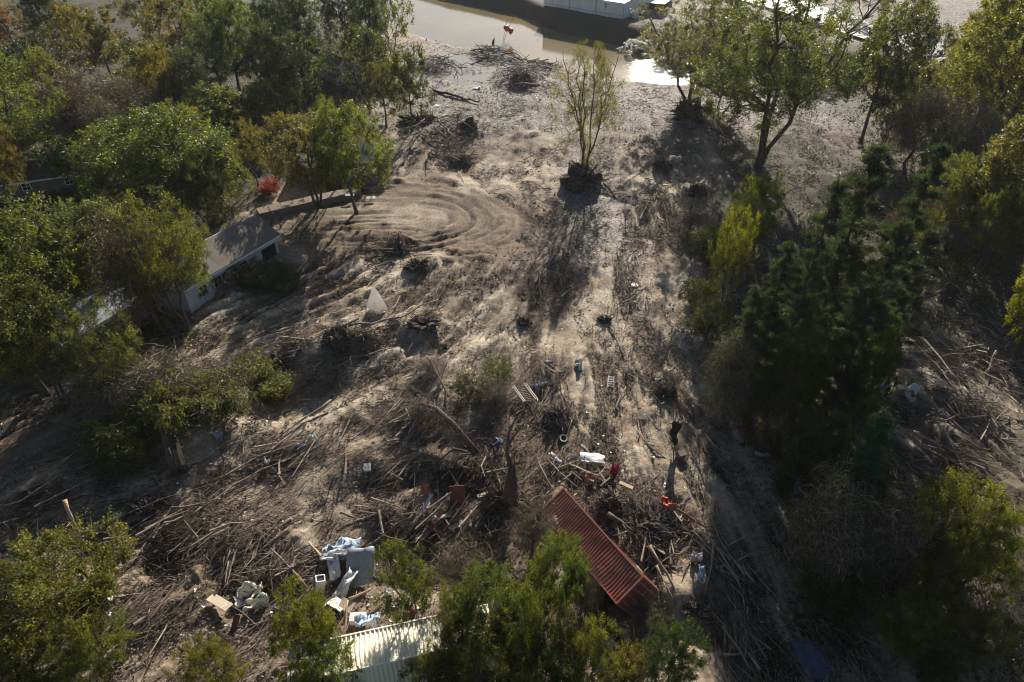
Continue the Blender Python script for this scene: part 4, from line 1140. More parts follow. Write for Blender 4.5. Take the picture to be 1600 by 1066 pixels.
# ---------------------------------------------------------------- wreckage and boards
def flat(name, label, cat, px, py, wpx, hpx, ang, mat, tilt=12, lift=.25, crumple=.0, thick=.05, n=1, roll=0):
    """sheet or board: size as seen in photo pixels, converted to metres; ang = turn on the ground"""
    x, y, z = G(px, py, lift); k = ppm(px, py)
    w = wpx / k; h = hpx / k
    m = MB(); nn = max(n, 2 if not crumple else 9)
    u, v = np.meshgrid(np.linspace(-.5, .5, nn), np.linspace(-.5, .5, nn))
    zz = np.zeros_like(u)
    if crumple:
        sd = random.random() * 50
        zz = crumple * (fbm(u * 3 + sd, v * 3, 1.0, 3, 71) * 2.2 + fbm(u * 3, v * 6 + sd, .4, 2, 72))
        u = u * (1 + .25 * fbm(v * 3 + sd, u * 2, 1, 2, 73)); v = v * (1 + .25 * fbm(u * 3 - sd, v * 2, 1, 2, 74))
    else:
        u = u + np.random.default_rng(int(px * 7 + py)).normal(0, .02, u.shape)
    P = np.stack([u * w, v * h, zz], -1).reshape(-1, 3)
    B = P - [0, 0, thick]; N_ = len(P)
    q = []; 
    for i in range(nn - 1):
        for j in range(nn - 1):
            a = i * nn + j; q.append((a, a + 1, a + nn + 1, a + nn)); q.append((N_ + a + nn, N_ + a + nn + 1, N_ + a + 1, N_ + a))
    rim = [i for i in range(nn)] + [i * nn + nn - 1 for i in range(1, nn)] + [(nn - 1) * nn + j for j in range(nn - 2, -1, -1)] + [i * nn for i in range(nn - 2, 0, -1)]
    for i in range(len(rim)):
        a, b = rim[i], rim[(i + 1) % len(rim)]; q.append((a, N_ + a, N_ + b, b))
    m.add(np.vstack([P, B]), q)
    o = m.obj(name, mat, None, bool(crumple))
    o.matrix_world = Matrix.Translation((x, y, z)) @ Matrix.Rotation(math.radians(ang), 4, 'Z') @ Matrix.Rotation(math.radians(roll), 4, 'Y') @ Matrix.Rotation(math.radians(tilt), 4, 'X')
    return tag(o, label, cat)
F = flat
F('metal_sheet', 'long white metal sheet on top of the crumpled pile left of the round dark tree', 'sheet', 532, 876, 52, 20, 12, M_WHITE, -8, .9, .25)
F('plastic_film', 'pale translucent looking film spread over the top of the crumpled white pile', 'plastic film', 540, 864, 48, 24, -5, M_PALEBLUE, -15, .8, .5)
F('blue_grey_sheet', 'blue grey panel standing in shade at the right of the white pile', 'panel', 566, 897, 40, 56, 4, M_BLUEGREY, 38, .9, .12, .08)
F('metal_sheet', 'narrow white strip bent down the middle of the crumpled pile', 'sheet', 524, 893, 18, 40, 15, M_WHITE, 25, .7, .2)
F('metal_sheet', 'grey white sheet folded down towards the cream boards', 'sheet', 541, 920, 20, 50, -28, M_WHITE, 20, .6, .2)
F('metal_sheet', 'short white strip over the top of the blue grey panel', 'sheet', 555, 880, 56, 10, 5, M_WHITE, -5, 1.3, .15)
F('board', 'cream board lying below the folded grey white sheet', 'board', 528, 948, 30, 18, -30, M_CREAM, -10, .4)
F('board', 'second cream board overlapping the first at its right', 'board', 543, 952, 24, 18, -25, M_BOARD, 10, .5)
F('plastic_film', 'bluish film lying against the back of the cream container', 'plastic film', 578, 980, 40, 20, 20, M_PALEBLUE, -10, .7, .4)
F('cloth', 'white cloth lump under the round dark tree', 'cloth', 611, 936, 14, 18, 10, M_WHITE, 0, .6, .5)
F('cloth', 'small white rag right of the cloth lump under the round dark tree', 'cloth', 631, 933, 6, 8, 10, M_WHITE, 0, .5, .3)
F('cloth', 'white rounded rag beside the dark red bag behind the cream container', 'cloth', 642, 948, 13, 9, 0, M_WHITE, 0, .9, .4)
F('cloth', 'dark red crumpled cloth under the white rounded rag', 'cloth', 643, 960, 16, 20, 0, M_MAROON, 0, .5, .6)
F('board', 'large tan board propped at the left side of the debris line', 'board', 348, 952, 42, 16, -28, M_BOARD, -12, .9)
F('board', 'dark maroon triangular board hanging below the tan board', 'board', 368, 982, 10, 34, -15, M_MAROON, 40, .3)
F('plastic_sheet', 'tangled cream plastic sheet beside the large tan board', 'plastic sheet', 392, 938, 44, 28, 30, M_CREAM, -8, .8, .7)
F('plastic_sheet', 'second twisted cream plastic strip below the tangled sheet', 'plastic sheet', 402, 952, 40, 10, 25, M_CREAM, 0, .7, .5)
F('metal_sheet', 'bent white metal scrap at the right of the bottom left tree', 'sheet', 172, 940, 20, 14, -20, M_WHITE, 0, .5, .4)
F('metal_sheet', 'curved white scrap below the bent one near the bottom left tree', 'sheet', 182, 969, 16, 8, -30, M_WHITE, 10, .5, .4)
F('board', 'pale pinkish board splintered below the maroon plate', 'board', 692, 818, 34, 12, 18, M_PINK, -6, .7, .25)
F('board', 'small pale pinkish board right of the splintered one', 'board', 714, 829, 24, 8, 35, M_PINK, 5, .6, .2)
F('cloth', 'bright red rag beside the pale pinkish boards', 'cloth', 676, 830, 16, 7, 20, M_CRIMSON, 0, .5, .4)
F('metal_plate', 'dark maroon plate standing upright left of the dark snag', 'plate', 716, 788, 26, 34, 5, M_MAROON, 62, 1.0)
F('board', 'small cream board leaning on the left of the maroon plate', 'board', 703, 787, 10, 12, 10, M_CREAM, 50, .8)
F('board', 'short pale plank right of the maroon plate', 'board', 755, 783, 18, 6, 25, M_BOARD, 5, .8)
F('metal_strip', 'shiny narrow metal strip standing out left of the maroon plate', 'metal strip', 668, 796, 5, 32, -35, M_STEEL, 30, .8)
F('plastic_bottle_crate', 'small red plastic crate in the shadow left of the metal strip', 'crate', 665, 771, 6, 16, 5, M_ORANGE, 40, .5, 0, .3)
F('blue_tarp', 'bright blue tarp scrap behind the dark snag', 'tarp', 776, 706, 22, 16, 5, M_BLUE, -10, .9, .5)
F('metal_sheet', 'bright white sheet lying on the heap above the red container', 'sheet', 925, 728, 38, 18, -10, M_WHITE, -2, .9, .12)
F('board', 'pale square board at the right end of the bright white sheet', 'board', 947, 733, 16, 16, -30, M_CONC, 0, .3)
F('metal_sheet', 'broken white strip at the left of the bright white sheet', 'sheet', 868, 722, 24, 7, -50, M_WHITE, -6, .5, .25)
F('metal_sheet', 'small white scrap between the two white strips on the heap', 'sheet', 893, 722, 16, 5, 20, M_WHITE, 5, .5, .25)
F('cloth', 'crimson cloth on the heap right of the bright white sheet', 'cloth', 958, 742, 12, 9, 0, M_CRIMSON, 0, .6, .5)
F('board', 'terracotta coloured board leaning above the red container', 'board', 921, 757, 16, 13, -15, M_TERRA, 25, .8, .15)
F('plank', 'pale plank end right of the terracotta board', 'plank', 977, 769, 22, 6, -32, M_SPLINTER, 0, .8)
F('orange_cloth', 'orange red cloth caught in branches right of the red container', 'cloth', 1037, 799, 12, 20, 25, M_ORANGE, 30, 1.0, .5)
F('orange_cloth', 'small second orange red rag just right of the first', 'cloth', 1049, 806, 8, 6, -30, M_ORANGE, 0, 1.0, .4)
F('plastic_bag', 'white plastic bag in the dark hollow right of the red container', 'bag', 1019, 797, 8, 7, 0, M_WHITE, 0, .6, .4)
F('plastic_sheet', 'torn white plastic hanging in the tangle far right of the red container', 'plastic sheet', 1086, 881, 16, 14, -20, M_WHITE, 20, .9, .6)
F('plastic_sheet', 'lower torn grey plastic in the same tangle', 'plastic sheet', 1094, 904, 12, 24, -10, M_PALEBLUE, 40, .6, .5)
F('board', 'grey board lying in shade just below the red container', 'board', 960, 970, 26, 40, 22, M_CONC, 6, .4)
F('board', 'pinkish brown board under the grey one below the red container', 'board', 977, 996, 10, 20, 10, M_PINK, 10, .4)
F('tan_plank', 'tan plank on the ground at the left of the grey board', 'plank', 938, 1000, 8, 50, 38, M_BOARD, 0, .5)
F('tan_plank', 'second tan plank beside the first, nearer the tree', 'plank', 950, 1004, 6, 44, 42, M_BOARD, 3, .6)
F('metal_sheet', 'long pale blue sheet standing in the shade below the pines', 'sheet', 1240, 758, 12, 42, 12, M_PALEBLUE, 35, .6, .2)
F('blue_tarp', 'dark blue tarp lying at the bottom edge in the shade', 'tarp', 1264, 1034, 44, 66, 10, M_BLUE, 0, .4, .3)
F('metal_strip', 'dull red strip at the shaded edge right of the mud', 'metal strip', 1161, 672, 24, 6, 12, M_CRIMSON, 5, .3, .15)
F('metal_strip', 'white strip in the shade below the dull red one', 'metal strip', 1190, 714, 22, 5, -8, M_WHITE, 0, .3, .1)
F('metal_sheet', 'twisted white metal scrap among the right hand logs', 'sheet', 1415, 618, 28, 8, -18, M_WHITE, 0, .9, .4)
F('metal_sheet', 'second white scrap crossing under the twisted one', 'sheet', 1418, 628, 9, 18, 0, M_WHITE, 10, .6, .3)
F('metal_strip', 'short white bar left of the twisted scrap', 'metal strip', 1387, 609, 15, 3, 12, M_WHITE, 0, .6)
F('board', 'pale tan board end among the right hand logs', 'board', 1464, 608, 20, 12, 10, M_BOARD, 0, .8, .15)
F('plastic_bag', 'small white bag on the logs far right', 'bag', 1502, 585, 8, 6, 0, M_WHITE, 0, .9, .3)
F('board', 'small tan board near the right edge', 'board', 1589, 650, 12, 9, -20, M_BOARD, 0, .6)
F('plastic_sheet', 'white torn sheet in the shaded clearing right of the pines', 'plastic sheet', 1408, 460, 26, 6, -35, M_WHITE, 0, 1.6, .4)
F('metal_sheet', 'bluish bent sheet standing between the pines and the right logs', 'sheet', 1346, 575, 10, 26, 10, M_PALEBLUE, 45, .8, .4)
F('metal_sheet', 'second bluish sheet just right of the bent one', 'sheet', 1362, 578, 12, 22, 15, M_PALEBLUE, 40, .8, .4)
F('white_bucket', 'white rounded scrap beside the golden tree in the lower right', 'scrap', 1533, 772, 10, 6, 20, M_WHITE, 0, .6, .3)
F('board', 'white square board on the mud in the upper middle', 'board', 991, 448, 10, 8, -10, M_WHITE, 0, .2)
F('metal_sheet', 'thin grey sheet caught above the black rack', 'sheet', 842, 608, 22, 6, 12, M_STEEL, 0, .5, .3)
F('metal_sheet', 'bright torn strips standing in the mud right of the grey sheet', 'sheet', 905, 578, 8, 18, 25, M_WHITE, 30, .6, .4)
F('plank', 'short pale plank on the mud right of centre', 'plank', 1028, 597, 10, 4, 5, M_WHITE, 0, .4)
F('metal_sheet', 'grey scrap under the double log left of centre', 'sheet', 860, 570, 12, 5, 5, M_WHITE, 0, .4, .2)
F('white_box', 'white box lid on the mound left of the cut stump', 'box', 575, 739, 11, 12, 8, M_WHITE, 20, .7, 0, .35)
F('plastic_bag', 'white bag among the pale branches left of centre', 'bag', 491, 694, 12, 9, 0, M_WHITE, 0, .5, .5)
F('plastic_bag', 'white bag at the left end of the pale branches', 'bag', 419, 728, 8, 8, 0, M_WHITE, 0, .4, .4)
F('plastic_film', 'grey film wrapped along the pale branches left of centre', 'plastic film', 462, 706, 34, 7, 5, M_STEEL, 0, .4, .4)
F('barrel_lid', 'pale blue lid on the dark bank at the lower left', 'lid', 178, 816, 18, 10, 20, M_PALEBLUE, 0, .5, .2)
F('plastic_bag', 'pale blue bag in the shade under the split snag', 'bag', 343, 686, 12, 8, 0, M_PALEBLUE, 0, .4, .5)
F('plastic_bag', 'white scrap beside the dark pool of shade on the left bank', 'bag', 52, 778, 10, 5, -30, M_WHITE, 0, .3, .3)
F('plastic_bag', 'white scrap under the edge of the left trees', 'bag', 129, 579, 7, 5, -30, M_WHITE, 0, .5, .3)
F('metal_ring_sheet', 'pale oval scrap on the gravel below the pool', 'sheet', 745, 139, 11, 9, 0, M_WHITE, 0, .2, .2)
F('board', 'small white board on the bar below the fallen log', 'board', 683, 167, 8, 5, -20, M_WHITE, 0, .3)
F('board', 'pale board on the ground near the black root mound', 'board', 580, 314, 14, 7, 10, M_CREAM, 5, .5)
F('roof_panel', 'grey green sheet leaning by the trunk of the round bright tree', 'sheet', 548, 314, 14, 6, 5, M_STEEL, 5, .9)

def frame_rack():
    x, y, z = G(820, 622); k = ppm(820, 622)
    e = empty('slatted_rack', (x, y, z + .55)); e.rotation_euler = (math.radians(-8), math.radians(6), math.radians(21))
    W, L = 1.35, 2.7
    for xx in (-W / 2, -W / 2 + .16, W / 2 - .2, W / 2 - .02):
        m = MB(); m.box((xx - .03, -L / 2, .04), (xx + .03, L / 2, .14)); m.obj('rail', M_PALERIM, e)
    for i in range(10):
        yy = -L / 2 + .15 + i * (L - .3) / 9
        m = MB(); m.box((-W / 2 + .02, yy - .028, -.03), (W / 2 - .02, yy + .028, .036)); m.obj('slat', M_CONC, e)
    for sx in (-W / 2, W / 2):
        for sy in (-L / 2 + .1, L / 2 - .1):
            m = MB(); m.box((sx - .03, sy - .03, -.7), (sx + .03, sy + .03, -.035)); m.obj('leg', M_STEEL, e)
    tag(e, 'slatted metal rack with pale rails lying on the mud in the centre', 'rack')
    x, y, z = G(954, 600); e = empty('small_ladder', (x, y, z + .25)); e.rotation_euler = (math.radians(12), 0, math.radians(-9))
    for xx in (-.25, .25):
        m = MB(); m.box((xx - .035, -.65, 0), (xx + .035, .65, .07)); m.obj('rail', M_WHITE, e)
    for i in range(5):
        yy = -.52 + i * .26; m = MB(); m.box((-.214, yy - .04, .01), (.214, yy + .04, .06)); m.obj('rung', M_WHITE, e)
    tag(e, 'short white ladder piece lying on the mud right of the centre', 'ladder')
frame_rack()
def tyre(px, py, label):
    x, y, z = G(px, py); e = empty('car_tyre', (x, y, z + .25)); e.rotation_euler = (math.radians(18), math.radians(8), 0)
    m = MB(); v = []; q = []; n = 20; prof = [(.22, -.1), (.24, .1), (.31, .13), (.36, .09), (.37, 0), (.36, -.09), (.31, -.13)]
    for i in range(n):
        a = 2 * math.pi * i / n
        for r, zz in prof: v.append((r * math.cos(a), r * math.sin(a), zz))
    k = len(prof)
    for i in range(n):
        for j in range(k): q.append((i * k + j, ((i + 1) % n) * k + j, ((i + 1) % n) * k + (j + 1) % k, i * k + (j + 1) % k))
    m.add(v, q); m.obj('tread', M_RUBBER, e, True)
    m = MB(); v = []; q = []
    for i in range(n):
        a = 2 * math.pi * i / n
        v += [(.235 * math.cos(a), .235 * math.sin(a), .12), (.32 * math.cos(a), .32 * math.sin(a), .137)]
    for i in range(n): q.append((2 * i, 2 * i + 1, 2 * ((i + 1) % n) + 1, 2 * ((i + 1) % n)))
    m.add(v, q); m.obj('sidewall', M_PALERIM, e)
    tag(e, label, 'tyre')
tyre(880, 689, 'muddy car tyre lying flat above the white sheets on the heap')

# white cloth hanging to a peak on a snag
x, y, z = G(588, 486); e = empty('peaked_cloth', (x, y, z)); k = ppm(588, 480)
m = MB(); m.tube([(0, .1, -.4), (.05, .1, 1.2), (.1, .1, 2.65)], [.07, .05, .03], 6); m.obj('pole', M_BRANCH, e)
v = []; q = []; n = 40; rings = 12
for r in range(rings):
    t = r / (rings - 1)
    for i in range(n):
        a = 2 * math.pi * i / n
        fold = 1 + .10 * math.sin(5 * a + 1) * t + .06 * math.sin(11 * a) * t
        rad = (.03 + 1.0 * t ** .8) * fold
        v.append((.1 * (1 - t) + rad * math.cos(a) * .95, .1 + rad * math.sin(a) * .55, 2.7 * (1 - t ** 1.25) + .22 * t * math.sin(2 * a + .5) + (.35 if math.sin(a + .8) < -.7 else 0) * t))
for r in range(rings - 1):
    for i in range(n): q.append((r * n + i, r * n + (i + 1) % n, (r + 1) * n + (i + 1) % n, (r + 1) * n + i))
m = MB(); m.add(v, q); m.obj('cloth', M_CLOTH, e, True)
tag(e, 'white cloth hanging to a peak over a snag in the upper left of the mud', 'cloth')

# black cloth on a snag at the right of the mud
x, y, z = G(1052, 706); e = empty('black_cloth', (x, y, z)); 
m = MB(); m.tube([(0, 0, -.4), (.05, .1, 1.6), (-.05, .2, 3.3), (.3, .3, 4.2)], [.06, .05, .04, .02], 5); m.obj('snag', M_TWIG, e)
m = MB(); m.tube([(-.05, .2, 3.2), (-.9, .1, 3.0)], [.04, .02], 5); m.obj('branch', M_TWIG, e)
v = []; q = []
for i in range(8):
    for j in range(10):
        u = i / 7; t = j / 9
        v.append((-.6 + .8 * u + .3 * t * (1 - u) + .1 * math.sin(9 * t), .1 + .12 * math.sin(6 * u + 2 * t), 3.1 + .2 * u - 2.2 * t - .5 * t * u + .1 * math.sin(5 * u)))
for i in range(7):
    for j in range(9): q.append((i * 10 + j, i * 10 + j + 1, (i + 1) * 10 + j + 1, (i + 1) * 10 + j))
m = MB(); m.add(v, q); m.obj('cloth', M_BLACK, e, True)
tag(e, 'black cloth hanging from a snag at the right edge of the mud', 'cloth')
def boxobj(name, label, cat, px, py, w, d, h, ang, mat, inner=None, tilt=(0, 0)):
    x, y, z = G(px, py); e = empty(name, (x, y, z + .1)); e.rotation_euler = (math.radians(tilt[0]), math.radians(tilt[1]), math.radians(ang)); t = .05
    m = MB(); m.box((-w / 2, -d / 2, 0), (w / 2, d / 2, t))
    m.box((-w / 2, -d / 2, t), (-w / 2 + t, d / 2, h)); m.box((w / 2 - t, -d / 2, t), (w / 2, d / 2, h)); m.box((-w / 2 + t, -d / 2, t), (w / 2 - t, -d / 2 + t, h)); m.box((-w / 2 + t, d / 2 - t, t), (w / 2 - t, d / 2, h))
    m.obj('body', mat, e)
    if inner:
        m = MB(); m.box((-w / 2 + .06, -d / 2 + .06, h - .2), (w / 2 - .06, d / 2 - .06, h - .1)); m.obj('inner_plate', inner, e)  # plate across the open top, just below the rim
    else:
        m = MB(); m.box((-w / 2 - .02, -d / 2 - .02, h + .002), (w / 2 + .02, d / 2 + .02, h + .07)); m.obj('lid', mat, e)
    return tag(e, label, cat)
boxobj('appliance', 'white open topped appliance shell left of the crumpled white pile', 'appliance', 500, 924, .6, .6, 1.1, 15, M_WHITE, M_BLACK, (-10, 12))
boxobj('chest_freezer', 'white chest with flat lid behind the cream container', 'chest', 561, 972, 1.0, .55, .5, 3, M_WHITE)
boxobj('storage_bin', 'grey lidded bin beside the snag with the black cloth', 'bin', 1062, 715, .6, .5, .5, 20, M_CONC, None, (12, 6))

# ---------------------------------------------------------------- logs and snags
def log(label, a, b, wpx, la=.15, lb=.15, bend=.05, mat=M_LOG, name='fallen_log', cat='log', br=3, fork=False):
    A = np.array(G(a[0], a[1], la)); B = np.array(G(b[0], b[1], lb)); L = np.linalg.norm(B - A)
    n = max(5, int(L / .9)); t = np.linspace(0, 1, n)[:, None]
    p = A + (B - A) * t
    r_ = np.random.default_rng(int(a[0] * 13 + b[1]))
    perp = np.array([-(B - A)[1], (B - A)[0], 0]) / (L + 1e-6)
    p += perp * np.sin(t * math.pi) * bend * L * r_.choice([-1, 1]) + r_.normal(size=(n, 3)) * .018 * L ** .7
    rad = wpx / ppm(*a) / 2
    rr = np.linspace(1, .45, n) * rad; rr[0] *= 1.15
    m = MB(); m.tube(p, rr, 7, r_.uniform(.3, .8))
    for k in range(br):
        j = int(r_.integers(n // 3, n)); d = (B - A) / L + r_.normal(size=3) * .55; d[2] = abs(d[2]) * .5 + .05; l = r_.uniform(.1, .35) * L
        q = np.array([p[j], p[j] + d * l * .5 + r_.normal(size=3) * .06 * l, p[j] + d * l]); m.tube(q, [rr[j] * .5, rr[j] * .35, .01], 4, r_.uniform(.3, .8))
    tag(m.obj(name, mat, None, True), label, cat)
LOGS = [
 ('long thin pale log running down from the hole in the upper middle of the mud', (950, 500), (992, 586), 3, .3, .1, .02),
 ('long dark fallen trunk lying on the bar below the pool', (677, 146), (748, 163), 5, .5, .3, .02, M_DARKLOG),
 ('bleached curving branch over the mound left of the peaked cloth shadow', (547, 520), (682, 484), 4, .8, 1.2, .10),
 ('second bleached branch hooking down from the same mound', (632, 524), (692, 492), 3.5, .2, 1.1, .12),
 ('straight dark branch reaching down left of the white cloth', (560, 505), (448, 560), 4, .6, .2, .03, M_DARKLOG),
 ('long pale pole lying diagonal in the left middle mud', (520, 633), (430, 690), 4, .6, .1, .03),
 ('forked stick rising from the mud right of the white cloth', (686, 472), (702, 440), 3, .1, 1.2, .03, M_DARKLOG),
 ('pale splintered trunk standing out of the mud below the curved hollow', (682, 620), (704, 576), 6, .2, 1.6, .02),
 ('long branch lying towards the arching trunk, upper one', (640, 657), (700, 630), 4, .3, .7, .03),
 ('long branch lying towards the arching trunk, lower one', (655, 690), (705, 636), 4, .2, .8, .05),
 ('thick pale pole at the left of the broken boards', (345, 938), (372, 888), 4, .9, 2.2, .02),
 ('straight red brown pole crossing the debris left of the appliance', (485, 928), (430, 878), 5, .6, 1.6, .01),
 ('short pale pole pointing at the white sheets', (506, 880), (485, 857), 6, .5, .7, .01, M_SPLINTER),
 ('long pale pole lying above the white sheets', (448, 873), (520, 862), 4, .2, .5, .02),
 ('thick branch curving over the hollow left of the maroon plate', (640, 835), (706, 790), 6, .4, 1.4, .12),
 ('grey branch lying across the hollow above the round dark tree', (575, 860), (640, 820), 5, .4, .6, .04),
 ('pale branch on top of the tangle left of the dark snag', (690, 838), (752, 800), 4, .5, 1.2, .05),
 ('smooth brown pole at the right of the red container', (990, 905), (1030, 938), 7, 1.3, .6, .02),
 ('broken red brown trunk leaning on the upper side of the red container', (947, 825), (985, 858), 8, 1.6, 1.9, .03, M_DARKLOG),
 ('long thin pale pole from the red container to the bottom right bank', (1010, 872), (1085, 1000), 5, 1.6, .3, .03),
 ('second thin pole running beside the first to the bottom right bank', (1022, 900), (1078, 985), 4, 1.2, .2, .04),
 ('thin pole crossing the bottom right bank', (1130, 1030), (1195, 1018), 5, .4, .5, .03),
 ('long bleached pole up the right side of the tangle', (1155, 925), (1095, 812), 4, .4, 1.5, .03),
 ('branch lying across the tangle towards the shade on the right', (1118, 895), (1185, 872), 5, .5, .7, .03),
 ('red stained pole beside the orange cloth', (1040, 800), (1100, 830), 5, 1.0, .5, .03, M_RUST),
 ('pale curved branch lying above the white sheets of the heap', (908, 702), (940, 722), 5, .4, .3, .10),
 ('plank like pole behind the white sheets', (888, 735), (936, 755), 4, .7, .7, .01, M_SPLINTER),
 ('short pale plank crossing at the terracotta board', (928, 758), (941, 747), 3, .7, .9, .0, M_SPLINTER),
 ('slim branch lying down the middle of the right part of the mud', (962, 648), (978, 610), 4, .1, .5, .05),
 ('thin crooked branch between the small ladder and the black cloth', (985, 705), (1000, 680), 4, .2, .5, .05),
 ('long thin branch running from the crooked one to the lower right', (968, 650), (1040, 720), 3, .3, .2, .05),
 ('thick grey fallen trunk lying in the clearing right of the pines', (1390, 508), (1470, 470), 9, .5, 1.6, .04, M_DARKLOG),
 ('pale log in the sunlit tangle on the right, uppermost', (1415, 540), (1480, 600), 5, .8, .6, .03),
 ('long pale log beside the uppermost one in the right tangle', (1430, 535), (1488, 596), 5, 1.1, .8, .02),
 ('thin pale log lying low across the right tangle', (1440, 515), (1470, 545), 5, .8, .6, .02),
 ('long curved log in the right tangle below the twisted scrap', (1442, 642), (1480, 662), 5, .5, .4, .12),
 ('straight pale pole at the right in the shadow', (1540, 590), (1545, 568), 4, .3, 1.6, .0),
 ('pale log lying level in the upper right tangle', (1500, 556), (1530, 550), 5, .8, .9, .02),
 ('long thin trunk running down through the right shade', (1500, 612), (1530, 660), 4, .6, .4, .03),
 ('long sloping log at the left edge of the right tangle', (1340, 635), (1410, 660), 4, .6, .5, .04),
 ('pale bent pole lying on the lit soil right of the pines', (1262, 657), (1282, 695), 6, 1.6, .2, .02),
 ('thin pale pole lying left of the bent one in shade', (1262, 640), (1298, 647), 4, .4, .4, .01),
 ('thin arching stick on the lit soil right of the pines', (1288, 662), (1299, 676), 4, .8, .2, .15),
 ('long crooked branch low in the lower left field', (270, 800), (345, 790), 4, .5, .9, .05),
 ('long thin branch lying parallel above the crooked one', (300, 812), (365, 768), 4, .3, .6, .03),
 ('long branch along the dark bank in the left middle', (330, 758), (440, 700), 4, .3, .5, .03),
 ('long branch just below it on the same bank', (345, 775), (450, 722), 4, .3, .4, .03),
 ('pale branch lying over the left slope beneath the split snag', (240, 740), (255, 765), 4, .3, .2, .04),
 ('short thick log beside the brown stump at the lower left', (118, 812), (130, 845), 6, 2.2, .1, .02, M_SPLINTER),
 ('pale pole lying between the two white scraps at the lower left', (180, 940), (228, 934), 5, .4, .4, .02),
 ('thin branch sloping over the lower left field', (178, 858), (250, 880), 4, .3, .3, .02),
 ('dark pole lying on the lower left slope', (395, 858), (450, 805), 4, .3, .4, .02, M_DARKLOG),
 ('long thin dark pole beside it on the lower left slope', (430, 850), (455, 838), 5, .3, .9, .02),
 ('pale stick standing in the soil below the grey board', (1006, 1020), (1013, 993), 5, .2, 1.5, .01, M_SPLINTER),
 ('pale plank leaning under the cream boards', (538, 1000), (548, 955), 5, .3, 1.3, .01, M_SPLINTER),
 ('pale board edge pole leaning beside it to the left', (527, 990), (545, 970), 5, .3, .9, .01, M_SPLINTER),
 ('tan pole lying right of the cream boards', (548, 945), (582, 932), 5, .7, .9, .01, M_SPLINTER),
 ('tan pole lying under the round dark tree', (584, 950), (602, 938), 4, .5, .7, .01, M_SPLINTER),
 ('small branch lying on the gravel right of the lone tree', (943, 294), (962, 312), 4, .8, .2, .03, M_DARKLOG),
 ('long dark branch on the river side at the right', (1105, 175), (1150, 212), 4, .4, .2, .05, M_DARKLOG),
 ('second dark branch beside it on the river side', (1112, 205), (1155, 232), 4, .4, .2, .05, M_DARKLOG),
 ('long branch arching out over the water', (795, 74), (835, 70), 3, .6, 1.0, .10, M_DARKLOG),
 ('bleached branch in the root tangle on the bar, left', (632, 208), (665, 198), 3, .6, 1.2, .10),
 ('bleached branch in the root tangle on the bar, right', (685, 198), (716, 216), 3, .9, .8, .06),
 ('dark leaning branch below the root tangle on the bar', (628, 262), (662, 218), 4, .2, 1.4, .04, M_DARKLOG),
 ('short dark log below the root tangle on the bar', (668, 228), (682, 234), 4, .5, .3, .08, M_DARKLOG),
 ('long thin branch in the upper right gravel', (1000, 350), (1010, 330), 3, .3, .7, .05),
 ('dark branch lying at the gravel edge right of it', (1095, 350), (1106, 341), 3, .8, 1.2, .03),
 ('pale stick lying under the golden tree on the pines left', (1088, 378), (1102, 376), 4, .5, .5, .02),
]
for row in LOGS:
    lb, a, b, w = row[:4]
    rest = row[4:]
    kw = {}
    if len(rest) > 3: kw['mat'] = rest[3]
    log(lb, a, b, w, rest[0], rest[1], rest[2], **kw)

